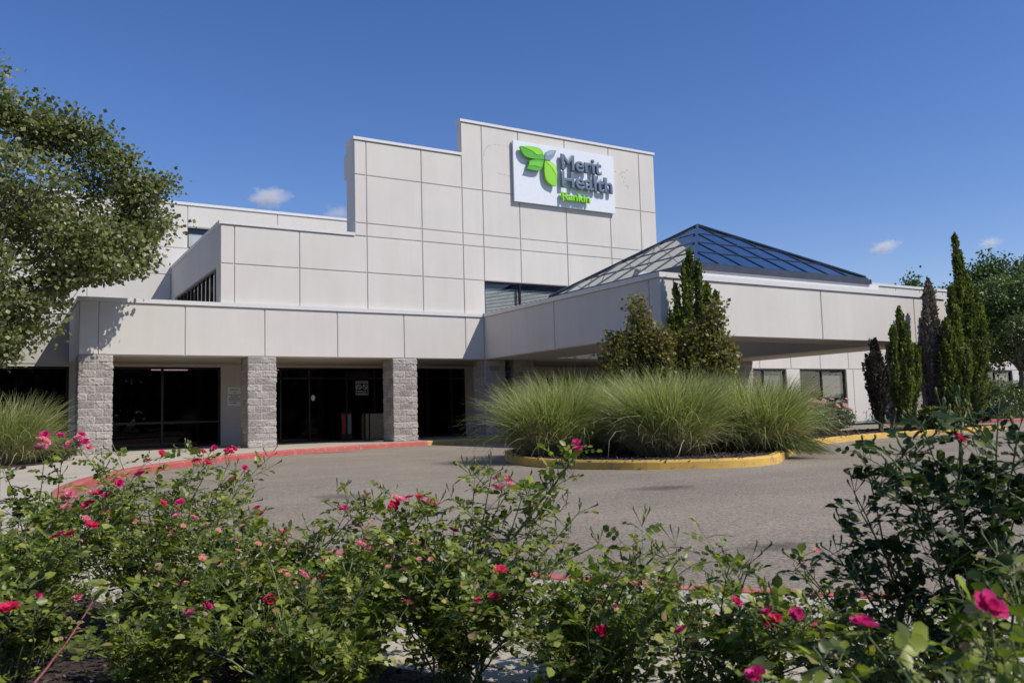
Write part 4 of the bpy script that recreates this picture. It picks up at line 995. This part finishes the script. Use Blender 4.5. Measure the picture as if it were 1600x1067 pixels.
juniper((24.05, 14.65, 0), [(0.05, 0, 3.0, 0.24), (0.55, 0, 3.4, 0.22), (-0.3, 0, 2.3, 0.28), (0.35, -0.1, 2.7, 0.28), (0.85, 0, 2.5, 0.26), (0.3, -0.3, 2.1, 0.3)], CON_LEAF, 8, 'bushy green juniper growing in front of the dead brown one', GJ, 1.3)
juniper((25.6, 15.1, 0), [(-0.1, 0, 5.8, 0.17), (0.12, 0, 5.2, 0.14), (0.38, 0, 4.6, 0.28), (-0.42, 0, 4.1, 0.28), (0.80, 0, 4.2, 0.28), (0.1, -0.2, 3.9, 0.40), (1.15, 0.1, 3.5, 0.36), (0.55, -0.2, 3.6, 0.42), (-0.2, -0.2, 3.0, 0.34), (0.6, -0.2, 2.8, 0.36)], CON_LEAF, 9, 'tallest green juniper with a leaning pointed top at the canopy end', GJ, 1.25)

# autumn-tinted shrub in front of the near corner
def shrub(name, loc, lobes_, label, cat, leafmat, seed, leaf=0.05, per=9, stems=None, group=None, tpl=LEAF2, width=1.2, up=0.2):
    """woody shrub: shoots from the base to points in each lobe, leaves along the shoots"""
    rng = np.random.RandomState(seed); root = empty(name, loc, label, cat, group); tb = Tubes(); O, D, NN, T = [], [], [], []
    for (dx, dy, z0_, z1_, r, n) in lobes_:
        for i in range(n):
            a = rng.uniform(0, 6.28); q = r*math.sqrt(rng.rand()); z = rng.uniform(z0_, z1_); q *= math.sqrt(max(0.05, 1-((z-z0_)/(z1_-z0_+1e-6))**2*0.8))
            tip = np.array([dx+q*math.cos(a), dy+q*math.sin(a), z]); b = tip*np.array([0.55, 0.55, 0.62])+rng.normal(size=3)*0.04; t = np.linspace(0, 1, 6)[:, None]
            P = b+(tip-b)*t; P[:, :2] += np.sin(t*3.0)*rng.normal(size=2)*0.04
            tb.add(P, 0.006*(1-0.7*t[:, 0]), 3)
            if i % 9 == 0: tb.add([np.array([rng.normal()*0.08, rng.normal()*0.08, 0]), b*0.6+rng.normal(size=3)*0.05, b], [0.016, 0.012, 0.007], 5)
            f = rng.uniform(0.1, 1.05, per)[:, None]; c = b+(tip-b)*f+rng.normal(size=(per, 3))*0.045
            O.append(c); D.append(rdir(rng, per, up)); NN.append(rdir(rng, per, 0.7))
            T.append(np.clip(rng.rand(per)*0.6+0.42*rng.rand()*(z-z0_)/(z1_-z0_+1e-6)+0.0, 0, 1))
    O, D, NN, T = map(np.concatenate, (O, D, NN, T))
    link('stems', tb.mesh('stems', BARK), root, True)
    link('foliage', foliage('foliage', tpl, O, D, NN, rng.uniform(0.6, 1.3, len(O))*leaf, leafmat, rng, width, T), root, True)
    return root
shrub('autumn_shrub', (12.75, 14.15, 0), [(-0.60, 0.50, 1.0, 3.35, 0.45, 340), (-0.25, 0.1, 0.9, 2.6, 0.65, 620), (0.40, -0.28, 0.8, 2.65, 0.55, 560), (0.80, -0.55, 1.6, 3.2, 0.42, 260), (-0.95, 0.75, 0.9, 2.55, 0.6, 560), (0.95, -0.7, 1.0, 2.2, 0.35, 200)],
      'tall bronze and yellow green shrub rising behind the fountain grass', 'shrub', NAN_LEAF, 12, leaf=0.085, per=13)
rp = shrub('pale_rose_bush', (18.2, 14.85, 0), [(0, 0, 0.25, 0.85, 0.62, 500), (0.9, 0.15, 0.25, 0.9, 0.6, 480), (-0.6, 0.2, 0.3, 0.95, 0.4, 260)], 'low grey green rose bush with pale pink blooms beyond the grass island', 'rose bush', GREY_LEAF, 13, leaf=0.055, per=12)
rng0 = np.random.RandomState(44)
for k in range(46):
    o = bpy.data.objects.new('bloom', PALES[k % 2]); COL.objects.link(o); o.parent = rp
    a = rng0.uniform(0, 6.28); q = 0.45*math.sqrt(rng0.rand()); o.location = ((-0.45 if k < 34 else 0.55)+q*1.3*math.cos(a), -0.15+q*math.sin(a)*0.7, 0.62+rng0.uniform(0, 0.32)); o.scale = (0.068,)*3; o.rotation_euler = (rng0.uniform(0.2, 1.0), rng0.uniform(-.4, .4), 0)
yb = shrub('yellow_flower_shrub', (23.2, 14.75, 0), [(0, 0, 0.15, 0.62, 0.55, 420), (0.9, 0.1, 0.15, 0.6, 0.55, 380)], 'low shrub speckled with yellow and orange flowers at the foot of the tall junipers', 'shrub', HEDGE_LEAF, 14, leaf=0.06, per=12)
ra = np.random.RandomState(5); n = 190
link('flowers', foliage('flowers', LEAF2, np.stack([ra.uniform(-0.55, 1.4, n), ra.normal(size=n)*0.25-0.1, ra.uniform(0.38, 0.66, n)], 1), rdir(ra, n, 0.3), rdir(ra, n, 1), 0.05, YEL_LEAF, ra, 1.5), yb, True)['kind'] = 'stuff'
def hedge(x0, x1, y0, y1, h, label, seed, m=HEDGE_LEAF, n=9000, leaf=0.07):
    rng = np.random.RandomState(seed); root = empty('hedge', ((x0+x1)/2, (y0+y1)/2, 0), label, 'hedge', None)
    u = rng.rand(n, 3); f = rng.rand(n) < 0.75; k = rng.randint(0, 3, n)
    for a in range(3): u[f & (k == a), a] = np.where(rng.rand((f & (k == a)).sum()) < (0.5 if a < 2 else 0.0), 0.03, 0.97)
    p = np.stack([(u[:, 0]-0.5)*(x1-x0), (u[:, 1]-0.5)*(y1-y0), 0.06+u[:, 2]*(h-0.06)], 1)+rng.normal(size=(n, 3))*0.05
    p[:, 2] += 0.10*np.sin(p[:, 0]*1.7+seed)+0.05*np.sin(p[:, 0]*4.1)
    p[:, 2] = np.maximum(p[:, 2], 0.05)
    link('foliage', foliage('foliage', LEAF2, p, rdir(rng, n, 0.2), rdir(rng, n, 0.5), rng.uniform(0.7, 1.3, n)*leaf, m, rng, 1.3), root, True)
    tb = Tubes()
    for x in np.arange(-(x1-x0)/2+0.2, (x1-x0)/2, 0.35): tb.add([(x, 0, 0), (x+0.05, 0.03, h*0.4), (x-0.04, 0, h*0.8)], [0.03, 0.02, 0.008], 5)
    link('stems', tb.mesh('stems', BARK), root, True)
hedge(34.5, 46, 19.9, 21.0, 1.25, 'clipped dark green hedge beside the drive at the far right', 3, n=16000)
hedge(37.5, 50, 23.2, 24.2, 1.7, 'taller pale green hedge against the wing wall at the far right', 4, GREY_LEAF, n=14000)

# ------------------------------------------------------------------ fountain grass on the island
GM = [grass_mesh('blades', 3700, 1.5, 1.0, 60+k) for k in range(3)]
GD = [grass_mesh('dry_blades', 2300, 1.5, 1.35, 70+k, dry=1, w=0.010) for k in range(2)]
GG = 'fountain grass clumps on the planted island'
gpos = [(8.75, 13.2, 1.02, 'leftmost big fountain grass clump on the island, spilling over the kerb'), (9.85, 11.15, 0.98, 'front centre fountain grass clump with dry straw skirts on the island'),
        (11.75, 10.95, 0.98, 'right front fountain grass clump on the island beside the pale roses'), (10.1, 14.3, 1.04, 'fountain grass clump behind the leftmost one on the island'),
        (10.35, 12.65, 1.02, 'fountain grass clump in the middle of the island, behind the front centre one'), (11.9, 12.6, 1.0, 'fountain grass clump in the second row, before the bronze shrub'),
        (13.3, 12.2, 0.98, 'rightmost fountain grass clump on the island'), (11.6, 15.0, 1.0, 'rearmost fountain grass clump at the left of the bronze shrub')]
for k, (x, y, s, lab) in enumerate(gpos):
    r = empty('fountain_grass', (x, y, 0), lab, 'grass clump', GG, rz=k*1.3); r.scale = (s*(0.94+0.05*(k % 3)), s, s*(0.93+0.045*((k*2) % 4)))
    link('blades', GM[k % 3], r, True); link('dry_blades', GD[k % 2], r, True)
r = empty('fountain_grass', (0.05, 20.6, 0), 'fountain grass clump in the bed at the far left, before the dark windows', 'grass clump', None, rz=2.0); r.scale = (0.98, 0.98, 0.98)
link('blades', GM[1], r, True); link('dry_blades', GD[0], r, True)
tuft = bpy.data.meshes.new('blades'); rt = np.random.RandomState(8); tt = Tubes()
for q in range(420):          # flattened blades lying from the bed over the kerb on to the drive
    a = rt.normal(-1.0, 0.55); L = rt.uniform(0.35, 0.95); o0 = np.array([rt.normal()*0.12, rt.normal()*0.12, 0.04]); dv = np.array([math.cos(a), math.sin(a), 0])
    tt.add([o0, o0+dv*L*0.3+np.array([0, 0, rt.uniform(0.08, 0.26)]), o0+dv*L*0.7+np.array([0, 0, rt.uniform(0.0, 0.12)]), o0+dv*L+np.array([0, 0, rt.uniform(-0.13, -0.05)])], [0.004, 0.0045, 0.003, 0.001], 3)
r = empty('fountain_grass', (11.75, 10.45, 0), 'small flopped tuft of fountain grass lying over the yellow kerb', 'grass clump', None)
m_ = tt.mesh('blades', BLADE); a_ = m_.attributes.new('tint', 'FLOAT', 'FACE'); a_.data.foreach_set('value', rt.rand(len(m_.polygons)).astype(np.float32)*0.7); link('blades', m_, r, True)
r = empty('fountain_grass', (21.9, 14.75, 0), 'tiny dry grass tuft in the mulch below the junipers', 'grass clump', None, rz=0.6); r.scale = (0.35, 0.35, 0.3)
link('blades', GD[0], r, True)
shrub('low_shrub', (1.0, 21.6, 0), [(0, 0, 0.15, 0.6, 0.5, 380), (-0.7, -0.3, 0.15, 0.5, 0.4, 260)], 'low feathery green shrub at the foot of the first pillar', 'shrub', HEDGE_LEAF, 18, leaf=0.05, per=12)

# ------------------------------------------------------------------ roses in the near bed
SPECS = [  # x, y, height, radius, canes, shoots, blooms, label
 (-0.35, 4.15, 0.56, 0.42, 13, 6, 5, 'rose bush at the far left edge, next to the walk'),
 (0.12, 3.75, 0.56, 0.40, 13, 6, 6, 'second rose bush from the left, behind the crimson cluster'),
 (0.50, 3.35, 0.57, 0.40, 14, 7, 8, 'rose bush below the tall shoots with the pink clusters at the left'),
 (0.02, 3.05, 0.47, 0.38, 14, 7, 7, 'low dark rose bush in the lower left corner with crimson blooms'),
 (0.72, 2.80, 0.46, 0.38, 15, 7, 6, 'rose bush left of centre with coral spent blooms'),
 (0.40, 2.55, 0.36, 0.34, 11, 6, 3, 'low rose bush over the bare mulch in the lower left'),
 (0.86, 2.35, 0.42, 0.34, 13, 7, 5, 'rose bush at bottom centre left, over the pale walk'),
 (1.08, 2.12, 0.44, 0.33, 14, 7, 5, 'rose bush at bottom centre bearing the longest arching shoot'),
 (1.28, 1.78, 0.31, 0.30, 11, 6, 3, 'rose bush right of centre before the red kerb'),
 (1.55, 1.55, 0.27, 0.28, 10, 6, 2, 'low open rose bush with a single magenta bloom'),
 (1.80, 1.28, 0.27, 0.28, 9, 6, 4, 'rose bush beneath the tall dark shrub rose'),
 (0.98, 2.62, 0.34, 0.30, 10, 6, 2, 'low rose bush at the edge of the walk, behind the bottom centre bushes'),
 (0.64, 2.12, 0.30, 0.28, 10, 6, 2, 'lowest rose bush at the bottom edge, left of centre'),
 (1.42, 1.92, 0.27, 0.28, 9, 6, 1, 'small sparse rose bush on the edge of the walk right of centre'),
]
ROSES = []
for k, (x, y, h, rad, n, sh, nb, lab) in enumerate(SPECS):
    R = Rose((x, y, 0.01), 200+k, lab); R.fill(h, rad, n, shoots=sh, nb=nb, kinds=[0, 1, 1, 2, 3, 4, 5] if k not in (4,) else [2, 5, 1]); ROSES.append(R)
# longer shoots that carry the clusters standing clear of the bushes
def shoot(R, px, py, dist, nb, size=0.022, kinds=None, bow=0.10, side=3, start=None, r=None, spread=0.035, f0=0.35):
    P = R.cane(at(px, py, dist), r=r, bow=bow, n=11, leaves=0.032, f0=f0, wob=0.008, start=start)
    for k in range(side):
        b = P[R.rng.randint(5, 10)]; a2 = R.rng.uniform(0, 6.28); L = R.rng.uniform(0.06, 0.13)
        Q = R.cane(b+np.array([math.cos(a2)*L, math.sin(a2)*L, L*0.7]), r=R.cr*0.4, bow=0.1, start=b, n=5, leaves=0.024, f0=0.1)
        if R.buds and R.rng.rand() < 0.5: R.spray_end(Q[-1], 3)
    if nb: R.blooms(P[-1], nb, size, kinds, spread)
    elif R.buds: R.spray_end(P[-1], 4)
    return P
shoot(ROSES[1], 70, 712, 3.6, 6, 0.025, [1, 2, 5], spread=0.055); shoot(ROSES[1], 98, 706, 3.6, 5, 0.024, [1, 2, 4], spread=0.05); shoot(ROSES[2], 128, 704, 3.5, 4, 0.024, [2, 5, 1])
shoot(ROSES[1], 10, 745, 3.7, 2, 0.02, [2]); shoot(ROSES[2], 160, 722, 3.4, 0); shoot(ROSES[2], 185, 712, 3.3, 0)
shoot(ROSES[2], 332, 714, 3.4, 3, 0.024, [0, 1]); shoot(ROSES[2], 358, 722, 3.4, 3, 0.024, [1, 3]); shoot(ROSES[2], 300, 735, 3.3, 3, 0.022, [0, 1, 5]); shoot(ROSES[2], 382, 734, 3.4, 1, 0.024, [1]); shoot(ROSES[4], 365, 752, 3.2, 1, 0.022, [1])
shoot(ROSES[2], 245, 735, 3.3, 2, 0.022, [0, 1]); shoot(ROSES[1], 215, 768, 3.0, 3, 0.024, [0, 1]); shoot(ROSES[1], 172, 785, 3.0, 2, 0.022, [1, 0]); shoot(ROSES[1], 100, 800, 3.0, 4, 0.023, [2, 5]); shoot(ROSES[2], 420, 715, 3.4, 0)
shoot(ROSES[3], 95, 838, 2.7, 1, 0.024, [1]); shoot(ROSES[3], 119, 845, 2.7, 3, 0.026, [0, 3], spread=0.03); shoot(ROSES[3], 304, 812, 2.9, 1, 0.021, [2]); shoot(ROSES[3], 14, 955, 2.1, 1, 0.026, [0]); shoot(ROSES[3], 58, 935, 2.3, 1, 0.02, [1])
shoot(ROSES[4], 437, 834, 2.9, 1, 0.02, [1]); shoot(ROSES[4], 465, 852, 2.8, 1, 0.019, [2]); shoot(ROSES[4], 552, 806, 2.7, 2, 0.022, [1, 4]); shoot(ROSES[4], 535, 830, 2.7, 2, 0.02, [2, 5])
shoot(ROSES[6], 617, 793, 2.7, 1, 0.026, [0]); shoot(ROSES[6], 640, 797, 2.7, 4, 0.024, [1, 4, 2], spread=0.035); shoot(ROSES[6], 655, 781, 2.65, 1, 0.025, [0, 3]); shoot(ROSES[6], 678, 792, 2.6, 1, 0.018, [2]); shoot(ROSES[6], 565, 790, 2.7, 0); shoot(ROSES[6], 585, 785, 2.7, 0)
shoot(ROSES[7], 792, 772, 2.45, 5, 0.023, [1, 2, 5], spread=0.028); shoot(ROSES[7], 742, 748, 2.5, 0, side=5); shoot(ROSES[7], 768, 742, 2.5, 0, side=4); shoot(ROSES[7], 820, 762, 2.45, 0, side=4)
shoot(ROSES[7], 899, 712, 2.35, 2, 0.020, [1, 4], spread=0.018, bow=0.02, side=9, start=at(752, 905, 2.35), r=0.006, f0=0.05); shoot(ROSES[7], 860, 770, 2.4, 0, side=4); shoot(ROSES[7], 935, 850, 2.2, 0, side=5); shoot(ROSES[7], 905, 800, 2.3, 0, side=5)
shoot(ROSES[7], 781, 896, 2.1, 1, 0.021, [0]); shoot(ROSES[7], 772, 938, 2.0, 1, 0.022, [1, 0]); shoot(ROSES[7], 747, 943, 2.0, 1, 0.018, [1])
shoot(ROSES[8], 1020, 872, 2.1, 0, side=4); shoot(ROSES[8], 1055, 880, 2.0, 0, side=4); shoot(ROSES[8], 975, 885, 2.1, 0, side=3); shoot(ROSES[9], 1065, 990, 1.7, 1, 0.021, [1]); shoot(ROSES[9], 1140, 885, 2.0, 0, side=3); shoot(ROSES[9], 1172, 880, 2.0, 0, side=3)
shoot(ROSES[10], 1190, 968, 1.75, 2, 0.02, [1, 0]); shoot(ROSES[10], 1212, 972, 1.75, 1, 0.02, [0]); shoot(ROSES[10], 1208, 1005, 1.7, 2, 0.017, [1, 4]); shoot(ROSES[10], 1260, 890, 1.9, 0, side=3)
for R in ROSES:
    k = 7 if R is ROSES[4] or R is ROSES[6] else 3
    for i in range(k):
        a = R.rng.uniform(0, 6.28); p = R.loc+np.array([math.cos(a)*0.22, math.sin(a)*0.22, R.rng.uniform(0.28, 0.42)]); P = R.cane(p, f0=0.6); R.blooms(P[-1], 2, 0.011, 'coral', 0.025)
    R.done()
# tall shrub rose on the right, its shade put into the leaf colour
TR = Rose((1.86, 1.12, 0.01), 300, 'tall open shrub rose with leaves coloured as in shade at the right edge', ROSE_LEAF_SHADED, leaf=0.024, cane_r=0.006, group=None)
for (px, py, d) in [(1500, 640, 2.0), (1440, 665, 2.0), (1395, 672, 2.05), (1350, 715, 2.05), (1335, 770, 2.05), (1345, 800, 2.0), (1560, 650, 1.95), (1590, 680, 1.9), (1420, 720, 1.9), (1550, 790, 2.0), (1310, 870, 2.0), (1600, 760, 2.1), (1640, 700, 2.0), (1460, 840, 1.9), (1340, 900, 1.9), (1560, 870, 1.8)]:
    shoot(TR, px, py, d, 0, side=4, bow=0.02, f0=0.45, r=0.004)
shoot(TR, 1500, 690, 1.9, 1, 0.024, [0, 1])
TR.done()
# close, out of focus bush at the lower right
NR = Rose((0.98, 0.42, 0.01), 301, 'nearest rose bush, blurred, with large magenta blooms in the lower right corner', None, leaf=0.021, cane_r=0.003, group=None)
NR.buds = False
for (px, py, d, nb) in [(1350, 985, 1.15, 1), (1546, 958, 1.1, 1), (1182, 1062, 1.15, 1), (1270, 1010, 1.2, 0), (1450, 1000, 1.15, 0), (1500, 975, 1.2, 0), (1575, 985, 1.1, 0), (1400, 1030, 1.0, 0), (1560, 900, 1.2, 0), (1330, 1050, 1.05, 0), (1500, 1050, 0.95, 0), (1590, 1040, 0.95, 0), (1440, 1070, 0.95, 0), (1250, 1075, 1.1, 0)]:
    shoot(NR, px, py, d, nb, 0.024, [1, 4, 1], side=3, bow=0.04, r=0.0028)
NR.done()
# one long reddish leader in the lower left corner
LR = Rose((0.36, 2.0, 0.01), 302, 'single long red stemmed rose shoot leaning right in the lower left corner', None, leaf=0.022, group=None)
P = LR.cane(at(145, 940, 2.1), start=at(40, 1085, 2.0), r=0.0035, leaves=0.02, f0=0.55, bow=0.0)
link('stems', LR.tb.mesh('stems', CANE_RED), LR.root)
link('foliage', foliage('foliage', LEAF6, np.array(LR.O), np.array(LR.D), np.array(LR.N), np.array(LR.S), ROSE_LEAF, LR.rng, 1.0), LR.root)

# bark chips and fallen leaves over the mulch, a litter of petals on the walk
def scatter(name, n, area, z, size, mats_, seed, label=None):
    rng = np.random.RandomState(seed); x = rng.uniform(area[0], area[1], n); y = rng.uniform(area[2], area[3], n); k = area[4](x, y); x, y = x[k], y[k]; n = len(x)
    me = foliage(name, LEAF2, np.stack([x, y, np.full(n, z)+rng.uniform(0.003, 0.02, n)], 1), unit(np.stack([rng.normal(size=n), rng.normal(size=n), rng.normal(size=n)*0.3], 1)), rdir(rng, n, 2.5), rng.uniform(0.5, 1.4, n)*size, mats_, rng, 0.8)
    o = link(name, me); tag(o, label, 'ground litter', kind='stuff'); return o
BT = [np.array(p) for p in bed]; bxs = np.array([p[0] for p in BT]); bys = np.array([p[1] for p in BT])
def in_bed(x, y):
    o = np.argsort(bxs); return y < np.interp(x, bxs[o], bys[o])-0.02
CHIP = leafm('bark_chip', [(0, (0.02, 0.013, 0.011)), (0.7, (0.08, 0.052, 0.042)), (1, (0.19, 0.15, 0.13))], 0.02, 0.9)
scatter('bark_chips', 26000, (-1.6, 2.6, 0.6, 6.5, in_bed), 0.012, 0.026, CHIP, 3, 'loose dark bark chips covering the near rose bed')
def in_gutter(x, y):
    d = np.min(np.hypot(x[:, None]-edge[None, ::2, 0], y[:, None]-edge[None, ::2, 1]), 1); k = (d < 0.75)*(np.random.RandomState(2).rand(len(x)) < np.exp(-d*5)*1.6)
    o = np.min(np.hypot(x[:, None]-back[None, ::2, 0], y[:, None]-back[None, ::2, 1]), 1)
    return k & (o > d)
DRY = leafm('dry_leaf', [(0, (0.05, 0.035, 0.02)), (0.6, (0.16, 0.12, 0.06)), (1, (0.30, 0.25, 0.15))], 0.1, 0.9)
scatter('leaf_litter', 26000, (0.4, 12, 1.5, 24.5, in_gutter), ROAD_Z+0.002, 0.030, DRY, 6, 'dry leaves and grit gathered in the gutter along the red kerb')
from_isl = isl.mean(0)
def in_isl(x, y):
    c = np.zeros(len(x), bool); px, py = isl[:, 0], isl[:, 1]; j = len(px)-1
    for i in range(len(px)):
        hit = ((py[i] > y) != (py[j] > y)) & (x < (px[j]-px[i])*(y-py[i])/(py[j]-py[i]+1e-12)+px[i]); c ^= hit; j = i
    return c
scatter('bark_chips', 30000, (7.8, 27, 9.2, 16.9, in_isl), -0.003, 0.05, CHIP, 4, 'loose dark bark chips covering the planted island')

# ------------------------------------------------------------------ wood behind the camera, seen only as the reflection in the glazing
def backwood():
    rng = np.random.RandomState(9); O = []
    for k in range(46):
        a = rng.uniform(2.0, 5.6); r = rng.uniform(60, 85); c = np.array([math.sin(a)*r, math.cos(a)*r, rng.uniform(3, 6)]); q = rng.normal(size=(1100, 3))*[3.4, 3.4, 2.6]
        O.append(c+q)
    O = np.concatenate(O); O = O[O[:, 2] > 0.1]; n = len(O)
    o = link('distant_woods', foliage('distant_woods', LEAF2, O, rdir(rng, n), rdir(rng, n, 0.5), 1.5, FAR_LEAF, rng, 1.4)); tag(o, 'far wood across the road behind the viewer', 'woods', kind='stuff')

backwood()
# ------------------------------------------------------------------ clouds
def cloudm(dens):
    m = bpy.data.materials.new('cloud_vapour'); m.use_nodes = True; t = m.node_tree; t.nodes.remove(t.nodes['Principled BSDF'])
    pv = N(t, 'ShaderNodeVolumePrincipled'); pv.inputs['Color'].default_value = (1, 1, 1, 1); pv.inputs['Anisotropy'].default_value = 0.2
    tc = N(t, 'ShaderNodeTexCoord'); n = noise(t, 1.9, 5, 0.62, tc.outputs['Object'])
    ln = N(t, 'ShaderNodeVectorMath', operation='LENGTH'); t.links.new(tc.outputs['Object'], ln.inputs[0])
    s = N(t, 'ShaderNodeMath', operation='MULTIPLY_ADD'); t.links.new(ln.outputs['Value'], s.inputs[0]); s.inputs[1].default_value = -0.55; t.links.new(n.outputs[0], s.inputs[2])
    q = N(t, 'ShaderNodeMapRange'); t.links.new(s.outputs[0], q.inputs[0]); q.inputs[1].default_value = 0.10; q.inputs[2].default_value = 0.40; q.inputs[3].default_value = 0; q.inputs[4].default_value = dens
    t.links.new(q.outputs[0], pv.inputs['Density']); t.links.new(pv.outputs[0], t.nodes['Material Output'].inputs['Volume']); return m
def cloud(px, py, w_, h_, label, seed, dens=0.012, rot=0.0):
    d = 2600.0; c = at(px, py, d); sc = d/1318
    bm = bmesh.new(); bmesh.ops.create_icosphere(bm, subdivisions=3, radius=1.0)
    rng = np.random.RandomState(seed)
    for v in bm.verts: v.co *= 1+0.12*math.sin(v.co.x*5+seed)*math.cos(v.co.y*4)
    me = bpy.data.meshes.new('cloud'); bm.to_mesh(me); bm.free(); me.materials.append(cloudm(dens))
    o = link('cloud', me); o.location = Vector(c); o.scale = (w_*sc/2, w_*sc/2, h_*sc/2); o.rotation_euler = (0, rot, -math.atan2(c[0], c[1]))
    tag(o, label, 'cloud', 'small fair weather clouds')
cloud(420, 308, 84, 38, 'small flat white cloud left of the parapet tower, the largest of them', 1, 0.035)
cloud(528, 334, 70, 34, 'faint cloud half hidden behind the left edge of the tower', 2, 0.014)
cloud(1381, 386, 56, 26, 'small white cloud above the right end of the canopy roof', 3, 0.035, -0.1)
cloud(1546, 380, 40, 24, 'tiny cloud at the upper right near the edge of the photo', 4, 0.03)
